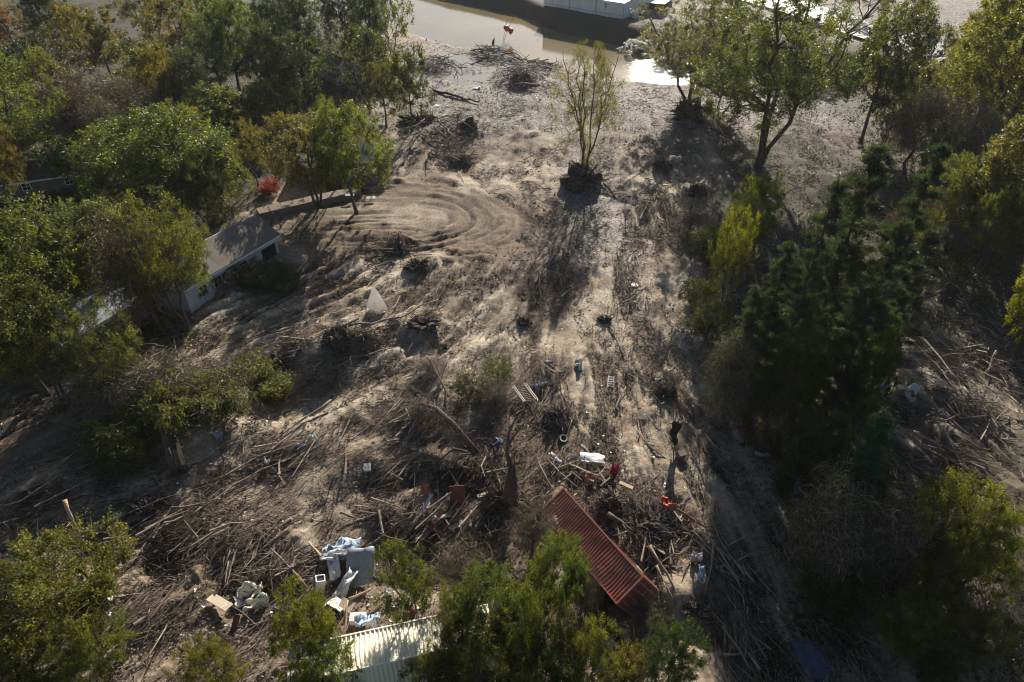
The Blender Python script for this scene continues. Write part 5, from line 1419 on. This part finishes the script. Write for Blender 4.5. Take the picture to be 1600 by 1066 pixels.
# dark tall snag with arching trunk
def snag_big():
    x, y, z = G(797, 792); e = empty('dark_snag', (x, y, z))
    v = (533 - 682) / FPX; Hs = 4.6
    r_ = np.random.default_rng(4)
    m = MB()
    for k in range(8):
        a = k * .8; o = np.array([math.cos(a), math.sin(a), 0]) * .28
        p = np.array([[0, 0, -.6], [.05, .05, 1.5], [.1, .15, 3.0], [.15, .3, Hs * r_.uniform(.72, 1.15)]]) + o * np.array([[1.6], [1], [.8], [.6]])
        m.tube(p, [.42, .30, .20, .02], 6, .4)
    m.obj('trunk', M_DARKLOG, e, True)
    m = MB(); m.tube([(.1, .2, 4.0), (-.2, .8, 4.9), (-.1, 1.4, 6.4), (.4, 1.8, 7.6)], [.22, .16, .10, .04], 7); m.tube([(-.1, 1.2, 5.6), (.5, 1.3, 6.6), (.9, 1.2, 7.6)], [.10, .07, .02], 5); m.obj('limb', M_DARKLOG, e, True)
    m = MB()
    for k in range(16):
        a = r_.uniform(0, 6.28); d = np.array([math.cos(a), math.sin(a), 0]); p0 = d * .3 + [0, 0, r_.uniform(.1, 1.0)]
        m.tube([p0, p0 + d * .8 + [0, 0, .2], p0 + d * r_.uniform(1.2, 2.4) - [0, 0, .8]], [.14, .09, .02], 5, .4)
    m.obj('roots', M_SOIL, e, True)
    tag(e, 'thick dark broken trunk standing above the debris left of the red container', 'snag')
    A = G(745, 716, .5)
    e = empty('arching_trunk', A); B = np.array(G(650, 650, 1.2)) - np.array(A); C = np.array(G(690, 636, 2.2)) - np.array(A)
    m = MB(); m.tube([(0, 0, 0), B * .35 + [0, 0, 1.4], B * .62 + [0, 0, 1.7], B * .85 + [0, 0, 1.0], B], [.34, .26, .2, .14, .05], 8); m.obj('trunk', M_DARKLOG, e, True)
    m = MB(); m.tube([B * .5 + [0, 0, 1.6], C * .8 + [0, 0, 1.0], C * 1.25 + [0, 0, 1.6]], [.14, .09, .03], 6); m.obj('limb', M_DARKLOG, e, True)
    m = MB(); D = np.array(G(675, 735, .1)) - np.array(A)
    m.tube([(-.2, 0, 0), D * .5 + [0, 0, 1.5], D * .8 + [0, 0, .8], D], [.15, .10, .07, .03], 6); D = np.array(G(700, 745, .1)) - np.array(A)
    m.tube([(-.3, 0, .1), D * .5 + [0, 0, 1.2], D], [.12, .08, .03], 6); m.obj('branch', M_DARKLOG, e, True)
    nt = 1500; t = r_.uniform(.2, 1, nt)[:, None]; a = B * t + [0, 0, 1] * np.sin(t * math.pi) * 1.2 + r_.normal(size=(nt, 3)) * .5
    d = unit(r_.normal(size=(nt, 3)) + [0, 0, -.8]); Lq = r_.uniform(.4, 1.2, nt)[:, None]
    m = MB(); m.sticks(a, a + d * Lq * .5, a + d * Lq + [0, 0, -.15], r_.uniform(.008, .018, nt), r_.uniform(0, 1, nt)); m.obj('hanging_twigs', M_TWIG, e)
    tag(e, 'uprooted grey trunk arching over the mud with hanging twigs left of the dark snag', 'fallen tree')
snag_big()
def split_snag(px, py, h, label, n=4, mat=M_SPLINTER, rad=.25):
    x, y, z = G(px, py); e = empty('split_snag', (x, y, z)); r_ = np.random.default_rng(px)
    m = MB(); m.tube([(0, 0, -.5), (0, .05, h * .35), (.1, .1, h * .6)], [rad * 1.4, rad, rad * .8], 8); m.obj('trunk', M_DARKLOG, e, True)
    for k in range(n):
        a = r_.uniform(0, 6.28); m = MB(); o = np.array([math.cos(a) * rad * .6, math.sin(a) * rad * .6, 0])
        m.tube([o + [.05, .05, h * .3], o * 1.2 + [.1, .1, h * .7], o * 1.8 + [.15, .1, h * r_.uniform(.8, 1.1)]], [rad * .5, rad * .4, .015], 4); m.obj('splinter', mat, e)
    tag(e, label, 'snag')
split_snag(289, 738, 3.4, 'tall split snag with pale torn wood on the left slope', 5)
split_snag(276, 742, 5.0, 'dark broken trunk standing just left of the split snag', 3, M_DARKLOG)
split_snag(30, 850, 2.6, 'dark jagged stump at the left edge above the corner tree', 4, M_DARKLOG, .32)
split_snag(133, 862, 2.8, 'pale slim broken trunk right of the jagged stump', 3, M_SPLINTER, .14)
split_snag(888, 278, 3.0, 'pale slim snag at the foot of the lone tree', 3, M_LOG, .14)
split_snag(622, 390, 1.8, 'small dark stump at the lower rim of the turning circle', 4, M_DARKLOG, .4)
split_snag(770, 74, 2.4, 'jagged stump on the driftwood by the water', 4, M_DARKLOG, .3)

# root wads: soil plate with radiating roots
def root_wad(px, py, wpx, hm, label, seed, nroot=60, mat=M_SOIL, light=False):
    x, y, z = G(px, py); e = empty('root_wad', (x, y, z)); R = wpx / ppm(px, py) / 2
    r_ = np.random.default_rng(seed)
    n1, n2 = 44, 26; nroot = int(nroot * 2)
    th = np.linspace(0, 2 * math.pi, n1, endpoint=False); ph = np.linspace(-1.2, 1.55, n2)
    T_, P_ = np.meshgrid(th, ph)
    d = np.stack([np.cos(T_) * np.cos(P_), np.sin(T_) * np.cos(P_), np.sin(P_)], -1)
    lump = .8 + 1.1 * fbm(d[..., 0] * 2 + seed, d[..., 1] * 2 + d[..., 2] * 2, 1, 5, seed)
    p = d * lump[..., None] * np.array([R * .8, R * .65, hm * .75]); p[..., 2] += hm * .15
    q = []
    for i in range(n2 - 1):
        for j in range(n1): q.append((i * n1 + j, i * n1 + (j + 1) % n1, (i + 1) * n1 + (j + 1) % n1, (i + 1) * n1 + j))
    m = MB(); m.add(p.reshape(-1, 3), q); m.obj('soil_plate', mat, e, False)
    m = MB()
    for k in range(nroot):
        a = r_.uniform(0, 6.28); el = r_.uniform(-.3, 1.2); dd = np.array([math.cos(a) * math.cos(el), math.sin(a) * math.cos(el), math.sin(el)])
        s = np.array([R, R * .85, hm]); p0 = dd * s * .5; L = r_.uniform(.5, 1.1)
        m.tube([p0, p0 + dd * s * .45 * L + r_.normal(size=3) * .15, p0 + dd * s * .8 * L + r_.normal(size=3) * .3 - [0, 0, .2]], np.array([.06, .035, .01]) * float(np.clip(16 / ppm(px, py), 1, 2)), 4, r_.uniform(.1, .9))
    tag(m.obj('roots', M_TWIG if light else M_BRANCH, e), kind='stuff')
    tag(e, label, 'root wad')
root_wad(913, 284, 70, 2.7, 'black root mound under the lone tree on the gravel bar', 1)
root_wad(1075, 182, 56, 2.8, 'dark root mound under the thin tree by the river', 2)
root_wad(1035, 262, 38, 1.3, 'low black root clump on the gravel right of the lone tree', 3)
root_wad(1088, 303, 36, 1.5, 'black root clump at the right edge of the gravel', 4)
root_wad(730, 202, 30, 1.8, 'jagged brown root plate at the right end of the tangle on the bar', 5)
root_wad(655, 192, 60, 1.8, 'dark earth clump behind the tangle on the bar', 6)
root_wad(720, 256, 34, 1.4, 'pale rooty clump at the lower end of the tangle on the bar', 7, 90, light=True)
root_wad(625, 396, 26, 1.1, 'dark clod beside the small stump under the turning circle', 8)
root_wad(652, 420, 40, 1.0, 'brown rooty clod on the mud right of the shaded area', 9, 70)
root_wad(528, 534, 60, 1.8, 'black earth clump under the white cloth', 10)
root_wad(662, 510, 54, 1.2, 'dark hollow clump under the hooked bleached branches', 11)
root_wad(1085, 965, 50, 1.6, 'hollow root clump on the bottom right bank', 12, 90)
root_wad(1000, 830, 90, 1.6, 'large rusty brown root tangle right of the red container', 13, 160)
root_wad(780, 790, 60, 1.8, 'dark root clump at the foot of the thick dark trunk', 14, 90)
root_wad(815, 130, 36, 1.6, 'pale bristling root clump beside the pool', 15, 120, light=True)
root_wad(440, 570, 40, 1.4, 'dark root clump at the rim of the scour hole', 16, 90)
root_wad(950, 795, 50, 1.5, 'rust brown earth clump against the upper side of the red container', 17, 80)
root_wad(1290, 725, 50, 1.2, 'reddish root plate of the bent pole right of the pines', 18, 80)
root_wad(870, 655, 44, 1.2, 'dark root clump hanging with pale roots in the centre', 19, 90, light=True)
root_wad(1035, 620, 40, 1.0, 'low brown rooty mound right of the small ladder', 20, 90)
root_wad(395, 925, 60, 1.2, 'dark clump under the tangled cream sheet', 21, 70)
root_wad(235, 800, 70, 1.2, 'dark earth bank clump below the split snag', 22, 80)

# brush piles: each one heap of twigs and small branches
def brush(px, py, wpx, dm, h, n, label, seed, aniso=1.6, big=8, mat=None, leafy=0, flowdir=True, ang=None):
    n = int(n * .36); x, y, z = G(px, py); k = ppm(px, py); r_ = np.random.default_rng(seed)
    fx, fy = flow(np.array([x]), np.array([y])); fx, fy = float(fx[0]), float(fy[0])
    if ang is not None: fx, fy = math.cos(math.radians(ang)), math.sin(math.radians(ang))
    sx = wpx / k / 2
    q = r_.normal(size=(n, 2)) * [sx * .5, dm * .5]
    px_ = x + q[:, 0]; py_ = y + q[:, 1]
    dome = np.exp(-(q[:, 0] / sx) ** 2 - (q[:, 1] / dm) ** 2)
    pz = Hf(px_, py_) + r_.uniform(0, 1, n) * h * dome + .05
    d = np.stack([fx * aniso + r_.normal(size=n) * .8, fy * aniso + r_.normal(size=n) * .8, r_.normal(size=n) * .28 + .12], 1); d = unit(d) * r_.choice([-1, 1], n)[:, None]; d[:, 2] = np.abs(d[:, 2]) - .08
    fs = float(np.clip(17 / k, 1, 2.4)); L = r_.lognormal(-.15, .5, n)[:, None] * fs ** .6
    p0 = np.stack([px_, py_, pz], 1) - d * L * .5
    p1 = p0 + d * L * .5 + r_.normal(size=(n, 3)) * .13 * L; p2 = p0 + d * L + r_.normal(size=(n, 3)) * .05
    e = empty('brush_pile', (x, y, z)); off = np.array([x, y, z])
    m = MB(); m.sticks(p0 - off, p1 - off, p2 - off, r_.uniform(.008, .027, n) * fs * np.sqrt(L[:, 0] + .3), r_.uniform(0, 1, n) ** 1.2)
    tag(m.obj('twigs', mat or M_TWIG, e), kind='stuff')
    for i in range(big):
        m = MB()
        j = int(r_.integers(0, n)); dd = unit(d[j] + r_.normal(size=3) * .2); l = r_.uniform(1.5, 4.5); c = np.array([px_[j], py_[j], pz[j] + .1]) - off
        m.tube([c - dd * l / 2, c + r_.normal(size=3) * .12, c + dd * l / 2 + [0, 0, .1]], np.array([.085, .06, .025]) * min(fs, 1.6), 5, r_.uniform(.2, 1))
        m.obj('branch', M_LOG, e)
    if leafy:
        m = MB(); j = r_.integers(0, n, leafy); m.leaves(p2[j] - off + r_.normal(size=(leafy, 3)) * .25, .13, r_.uniform(0, 1, leafy)); m.obj('leaves', M_LEAF, e)
    tag(e, label, 'brush pile')
B_ = brush
B_(705, 240, 90, 7, 1.6, 1500, 'tall bleached brush tangle on the bar below the dark earth clump', 1, 1.2, 16)
B_(700, 205, 100, 6, 1.8, 1300, 'dark brush tangle on the bar around the root plate', 2, 1.0, 12, M_BRANCH)
B_(690, 105, 80, 7, 1.2, 900, 'grey driftwood pile left of the pool', 3, .8, 8)
B_(775, 85, 110, 8, 1.5, 1300, 'long driftwood pile along the water behind the pool', 4, .8, 16, M_BRANCH, 0, True, -15)
B_(815, 120, 80, 8, 1.5, 1200, 'grey brush pile right of the pool', 5, .8, 10)
B_(850, 105, 60, 7, 1.0, 600, 'brown brush pile at the water edge left of the lone tree', 6, .8, 4, M_BRANCH)
B_(350, 590, 150, 3.6, 1.5, 3400, 'wide brown vine mat over the fallen trees left of the scour hole', 7, 1.0, 14, None, 1500)
B_(300, 640, 130, 2.5, 1.2, 1800, 'brown brush under the leafless thicket tree', 8, 1.0, 8, None, 700)
B_(465, 545, 110, 2.5, 1.0, 1700, 'brush pile along the rim above the scour hole', 9, 1.6, 14)
B_(575, 535, 100, 2.0, .9, 1500, 'brush hanging below the white cloth', 10, 1.0, 8, M_DARKTWIG)
B_(450, 710, 150, 1.7, .7, 2200, 'long pale branch drift left of centre', 11, 2.4, 22)
B_(640, 660, 150, 2.0, .7, 2200, 'wide branch drift above the mound with the white box', 12, 2.2, 24)
B_(600, 730, 110, 1.4, .8, 1500, 'rooty brush on the mound with the white box', 13, 1.6, 8)
B_(690, 740, 130, 1.6, .8, 1500, 'brown brush in front of the arching trunk', 14, 1.2, 8, M_DARKTWIG)
B_(690, 815, 140, 1.8, 1.0, 2100, 'broken branches in the hollow left of the dark snag', 15, 1.4, 24)
B_(430, 895, 160, 1.8, 1.0, 2600, 'wide debris tangle between the boards and the white sheets', 16, 1.2, 26)
B_(350, 860, 130, 1.6, .8, 1800, 'brush bank above the large tan board', 17, 1.6, 14)
B_(250, 830, 160, 1.8, .9, 2200, 'dark brush bank at the lower left', 18, 1.8, 16, M_DARKTWIG)
B_(900, 740, 130, 1.5, .7, 1900, 'pale root and stick litter on the upper part of the heap', 19, 1.2, 18)
B_(1010, 800, 120, 1.8, .9, 2300, 'matted root pile above and right of the red container', 20, .8, 22)
B_(1030, 860, 110, 2.2, 1.3, 2400, 'thick tangle of pale roots right of the red container', 21, .8, 24)
B_(1120, 880, 90, 2.0, 1.0, 1600, 'brush and poles at the edge of the right shade', 22, 1.2, 16)
B_(1150, 990, 90, 2.4, .8, 2400, 'combed dry grass and roots on the bottom right bank', 23, 2.6, 8)
B_(870, 650, 70, 2.2, .9, 1400, 'dead brush pile hanging from the root clump in the centre', 24, 1.4, 10)
B_(850, 590, 70, 3, .5, 1100, 'brush patch on the mud above the slatted rack', 25, 1.6, 8)
B_(1035, 610, 60, 3, .8, 1300, 'brown brush patch right of the small ladder', 26, 1.4, 4, M_DARKTWIG)
B_(870, 440, 70, 6, .6, 1300, 'dark brush patch in the shadow of the lone tree', 27, 1.6, 4, M_DARKTWIG)
B_(975, 430, 60, 6, .5, 1000, 'brush patch on the gravel above the hole', 28, 1.4, 4)
B_(1040, 330, 60, 7, .6, 1100, 'dark brush streak along the right gravel edge', 29, 1.6, 6, M_DARKTWIG)
B_(1100, 200, 120, 10, .9, 1400, 'scattered branches on the bar under the thin tree', 30, .8, 16, M_BRANCH)
B_(1460, 560, 150, 3.5, 1.1, 2600, 'big tangle of pale logs and sticks on the right', 31, 1.2, 34, None, 0, True, -50)
B_(1500, 640, 150, 3.0, .8, 2200, 'shaded brush field right of the twisted white scrap', 32, 1.2, 20, M_BRANCH, 0, True, -45)
B_(1490, 720, 140, 2.4, .7, 2200, 'long combed brush slope above the golden tree', 33, 2.2, 14, None, 0, True, -50)
B_(1400, 650, 90, 2.0, .7, 1200, 'brush and stems beside the dark scour hole on the right', 34, 1.4, 10, M_DARKTWIG)
B_(1280, 710, 70, 1.5, .7, 900, 'brush on the lit soil at the foot of the pines', 35, 1.2, 6)
B_(1350, 540, 70, 3, 1.2, 1000, 'dead branches under the right side of the pines', 36, .8, 10)
B_(760, 745, 90, 1.6, 1.0, 1500, 'dark brush around the base of the thick dark trunk', 37, 1.0, 10, M_DARKTWIG)
B_(610, 395, 120, 4, .7, 1500, 'scattered rooty lumps below the turning circle', 38, 1.0, 10, M_DARKTWIG)
B_(560, 450, 150, 4, .5, 1300, 'dark trash line above the white cloth', 39, 1.6, 8, M_DARKTWIG)
B_(60, 790, 140, 2.0, .6, 1300, 'dark brush at the left edge of the lower slope', 40, 1.6, 8, M_DARKTWIG)
B_(640, 900, 110, 1.6, .9, 1500, 'shaded tangle behind the round dark tree', 41, .8, 14, M_DARKTWIG)
B_(220, 970, 120, 1.8, .6, 1700, 'brush strewn on the slope right of the bottom left tree', 42, 2.0, 12)
B_(480, 970, 80, 1.4, .8, 1200, 'rusty brown roots below the appliance', 43, .8, 8, M_DARKTWIG)
B_(1180, 430, 60, 3, 1.0, 800, 'dead brush at the left foot of the pines', 44, .8, 6, M_DARKTWIG)

B_(602, 808, 90, 1.5, .8, 2600, 'brush covering the grey mound above the round dark tree', 45, 1.2, 10)
B_(1330, 640, 90, 2, .7, 1800, 'stick litter on the lit soil between the pines and the right tangle', 46, 1.0, 14)
B_(1540, 560, 110, 3, .9, 2600, 'broken branches at the right edge above the small tan board', 47, 1.0, 18)
B_(170, 700, 140, 2.5, .6, 2200, 'thin brush on the shaded left slope', 48, 2.0, 10, M_DARKTWIG)
# ---------------------------------------------------------------- loose litter over the whole flood plain (nobody could count it)
def in_pix(n, x0, x1, y0, y1): return rng.uniform(x0, x1, n), rng.uniform(y0, y1, n)
def ground_pts(pxs, pys):
    x, y = G0(pxs, pys, 0.0)
    z = Hf(x, y)
    for _ in range(4): x, y = G0(pxs, pys, z); z = .5 * z + .5 * Hf(x, y)
    return x, y, Hf(x, y)
def litter(name, n, zone, Lm, Ls, rlo, rhi, mat, up, aniso, patch, label):
    pxs, pys = in_pix(n * 3, *zone)
    x, y, z = ground_pts(pxs, pys)
    w = fbm(x, y, patch, 3, 81) + .35 * fbm(x, y, patch * .3, 2, 82)
    ok = w > np.quantile(w, .55)
    ok &= (swirl(x, y)[2] > 1.05) | (x < -24)
    yn = np.interp(x, RN[:, 0], RN[:, 1]); ok &= y < yn - 3
    x, y, z = x[ok][:n], y[ok][:n], z[ok][:n]; n = len(x)
    fx, fy = flow(x, y)
    d = np.stack([fx * aniso + rng.normal(size=n) * .7, fy * aniso + rng.normal(size=n) * .7, np.zeros(n)], 1); d = unit(d)
    d[:, 2] = rng.uniform(*up, n); d = unit(d)
    L = rng.lognormal(Lm, Ls, n)[:, None]
    p0 = np.stack([x, y, z + .06], 1)
    p1 = p0 + d * L * .5 + rng.normal(size=(n, 3)) * .06 * L; p2 = p0 + d * L + rng.normal(size=(n, 3)) * .08 * L
    m = MB(); m.sticks(p0, p1, p2, rng.uniform(rlo, rhi, n), rng.uniform(0, 1, n))
    tag(m.obj(name, mat), kind='stuff', label=label)
litter('twig_litter', 15000, (-40, 1640, 380, 1090), -.45, .6, .014, .040, M_TWIG, (0, .35), 1.3, 4.0, 'small sticks strewn over the mud')
litter('dead_weeds', 14000, (150, 1200, 330, 1080), -.6, .4, .016, .042, M_DARKTWIG, (.2, 1.2), .9, 3.0, 'flattened dark weeds over the mud')
litter('driftwood_litter', 6500, (600, 1400, 60, 390), -.2, .5, .02, .05, M_TWIG, (0, .3), .5, 9.0, 'small driftwood on the gravel bar')
litter('branch_litter', 3600, (-40, 1640, 420, 1090), .35, .5, .022, .05, M_LOG, (-.02, .22), 1.8, 5.0, 'loose branches lying along the flow')
def stones(name, n, zone, smin, smax, mat, label, patch=3.0, q=.4):
    pxs, pys = in_pix(n * 3, *zone); x, y, z = ground_pts(pxs, pys)
    w = fbm(x, y, patch, 3, 91); ok = w > np.quantile(w, q); yn = np.interp(x, RN[:, 0], RN[:, 1]); ok &= y < yn - 1; ok &= (swirl(x, y)[2] > 1.0) | (x < -24)
    x, y, z = x[ok][:n], y[ok][:n], z[ok][:n]; n = len(x)
    s = smin * (smax / smin) ** (rng.random(n) ** 2.2)
    base = np.array([(1, 0, 0), (0, 1, 0), (-1, 0, 0), (0, -1, 0), (0, 0, .8), (0, 0, -.6)], float)
    v = base[None] * rng.uniform(.6, 1.3, (n, 6, 3)) * s[:, None, None] + rng.normal(size=(n, 6, 3)) * .15 * s[:, None, None]
    a = rng.uniform(0, 6.28, n); c, s_ = np.cos(a), np.sin(a)
    vx = v[..., 0] * c[:, None] - v[..., 1] * s_[:, None]; vy = v[..., 0] * s_[:, None] + v[..., 1] * c[:, None]
    v = np.stack([vx + x[:, None], vy + y[:, None], v[..., 2] + z[:, None] + s[:, None] * .35], -1).reshape(-1, 3)
    tri = np.array([(0, 1, 4), (1, 2, 4), (2, 3, 4), (3, 0, 4), (1, 0, 5), (2, 1, 5), (3, 2, 5), (0, 3, 5)])
    f = (np.arange(n)[:, None, None] * 6 + tri[None]).reshape(-1, 3)
    m = MB(); m.add(v, None, f, np.repeat(rng.uniform(0, 1, n), 6)); tag(m.obj(name, mat), kind='stuff', label=label)
stones('soil_clods', 13000, (0, 1300, 380, 1080), .03, .16, M_STONE, 'clods and small rubble on the mud')
stones('gravel', 14000, (620, 1400, 90, 480), .04, .19, M_STONE, 'stones on the gravel bar', 8.0, .2)
def scraps(n, zones):
    m = MB()
    for (x0, x1, y0, y1, k) in zones:
        a, b = in_pix(k, x0, x1, y0, y1); x, y, z = ground_pts(a, b)
        p = np.stack([x, y, z + .18], 1); m.leaves(p, .32, rng.uniform(0, 1, k), up=.6, aspect=.7)
    tag(m.obj('pale_scraps', M_WHITE), kind='stuff', label='tiny pale scraps of litter')
scraps(0, [(840, 1080, 700, 850, 40), (480, 680, 850, 990, 40), (300, 480, 880, 980, 14), (640, 760, 760, 850, 16), (1330, 1560, 420, 700, 40), (640, 800, 50, 140, 260), (700, 1000, 100, 200, 60), (560, 700, 130, 170, 30), (150, 480, 640, 820, 30), (820, 1060, 440, 700, 30), (700, 860, 4, 40, 0)])

def flakes(name, n, zone, lo, hi, mat, label, patch):
    # flat chips of dried silt, bark and leaves
    pxs, pys = in_pix(n * 2, *zone); x, y, z = ground_pts(pxs, pys)
    w = fbm(x, y, patch, 4, 97); ok = (w > np.quantile(w, .4)) & ((swirl(x, y)[2] > 1.0) | (x < -24)); ok &= y < np.interp(x, RN[:, 0], RN[:, 1]) - 2
    x, y, z = x[ok][:n], y[ok][:n], z[ok][:n]; n = len(x)
    m = MB(); m.leaves(np.stack([x, y, z + .12], 1), 1.0, rng.uniform(0, 1, n), up=.9, aspect=.55)
    v = m.v[0].reshape(n, 4, 3); c = np.stack([x, y, z + .12], 1)[:, None, :]; s = (lo * (hi / lo) ** rng.random(n) ** 1.5)[:, None, None] * (1 + .006 * y)[:, None, None]
    m.v[0] = (c + (v - c) * s).reshape(-1, 3)
    tag(m.obj(name, mat), kind='stuff', label=label)
flakes('bark_chips', 34000, (-40, 1300, 330, 1090), .06, .30, M_TWIG, 'bark chips and silt flakes on the mud', 3.5)
flakes('dark_leaf_litter', 26000, (-40, 1640, 330, 1090), .06, .26, M_DARKTWIG, 'dark leaves and bark on the mud', 3.0)
root_wad(945, 503, 26, .7, 'low dark clump added for a shaded hollow under the long thin pale log in the upper middle', 31, 60)  # dark clump added in place of a shaded hollow under an overhang
root_wad(818, 506, 26, .7, 'low dark clump added for a shaded hollow, left of the one under the pale log', 32, 60)  # second dark clump, added where another shaded hollow lies
F('board', 'grey board leaning on the broken end wall of the pale house', 'board', 436, 392, 16, 9, 20, M_CONC, 20, .4)
F('metal_sheet', 'small white sheet lying on the mud in front of the hedge', 'sheet', 441, 414, 9, 5, 5, M_WHITE, 0, .4, .2)

flakes('gravel_chips', 22000, (620, 1420, 60, 400), .08, .30, M_TWIG, 'pebbles and chips on the gravel bar', 7.0)

# undergrowth in the woods either side
def undergrowth(name, n, zones, label, hue=(1, 1, 1)):
    m = MB(); mt = MB()
    per = 26
    for (x0, x1, y0, y1, share, hh) in zones:
        k = int(n * share); a, b = in_pix(k, x0, x1, y0, y1); x, y, z = ground_pts(a, b)
        w = fbm(x, y, 6, 3, 95); ok = w > np.quantile(w, .35); x, y, z = x[ok], y[ok], z[ok]; k = len(x)
        hgt = hh * (.4 + 1.0 * np.clip(w[ok] * 1.5, 0, 1))
        c = np.repeat(np.stack([x, y, z], 1), per, 0); H_ = np.repeat(hgt, per); sc = np.repeat(.25 + y * .004, per)
        q = rng.normal(size=c.shape) * np.stack([.35 + sc, .35 + sc, 0 * sc], 1); q[:, 2] = rng.uniform(0, 1, len(c)) * H_
        m.leaves(c + q, .17 + .0016 * c[:, 1], np.clip(np.repeat(rng.uniform(.1, .7, k), per) + rng.normal(0, .15, len(c)), 0, 1))
        kk = k * 2; j = rng.integers(0, k, kk); p0 = np.stack([x[j], y[j], z[j]], 1) + rng.normal(size=(kk, 3)) * [.7, .7, 0]
        d = unit(rng.normal(size=(kk, 3)) * .5 + [0, 0, .9]); L = (hgt[j] * rng.uniform(.8, 1.7, kk))[:, None]
        mt.sticks(p0, p0 + d * L * .5, p0 + d * L, rng.uniform(.012, .03, kk), rng.uniform(0, 1, kk))
    o = m.obj(name, M_LEAF); o.color = (*hue, 1); tag(o, kind='stuff', label=label)
    tag(mt.obj(name + '_stems', M_DARKTWIG), kind='stuff', label='bare stems standing in the undergrowth')
undergrowth('undergrowth', 5200, [(-60, 420, 60, 330, .32, 1.6), (380, 640, 60, 230, .14, 1.6), (-60, 300, 330, 560, .16, 1.2), (1250, 1660, 130, 520, .2, 1.4), (1120, 1400, 480, 720, .09, 1.0), (1200, 1660, 700, 1090, .09, .7), (1140, 1260, 640, 1080, .05, .5)], 'low leafy undergrowth in the woods', (.9, .8, .8))
# ---------------------------------------------------------------- thin haze in the river valley
def haze(d):
    m, nt = newmat('haze')
    o = N(nt, 'ShaderNodeOutputMaterial'); v = N(nt, 'ShaderNodeVolumePrincipled')
    v.inputs['Color'].default_value = (.92, .95, 1, 1); v.inputs['Density'].default_value = d; v.inputs['Anisotropy'].default_value = .35
    nt.links.new(v.outputs[0], o.inputs['Volume'])
    mb = MB(); mb.box((-3700, -3200, -6), (3700, 3700, 48)); tag(mb.obj('haze', m), kind='stuff', label='thin bright haze over the valley')
haze(.00008)
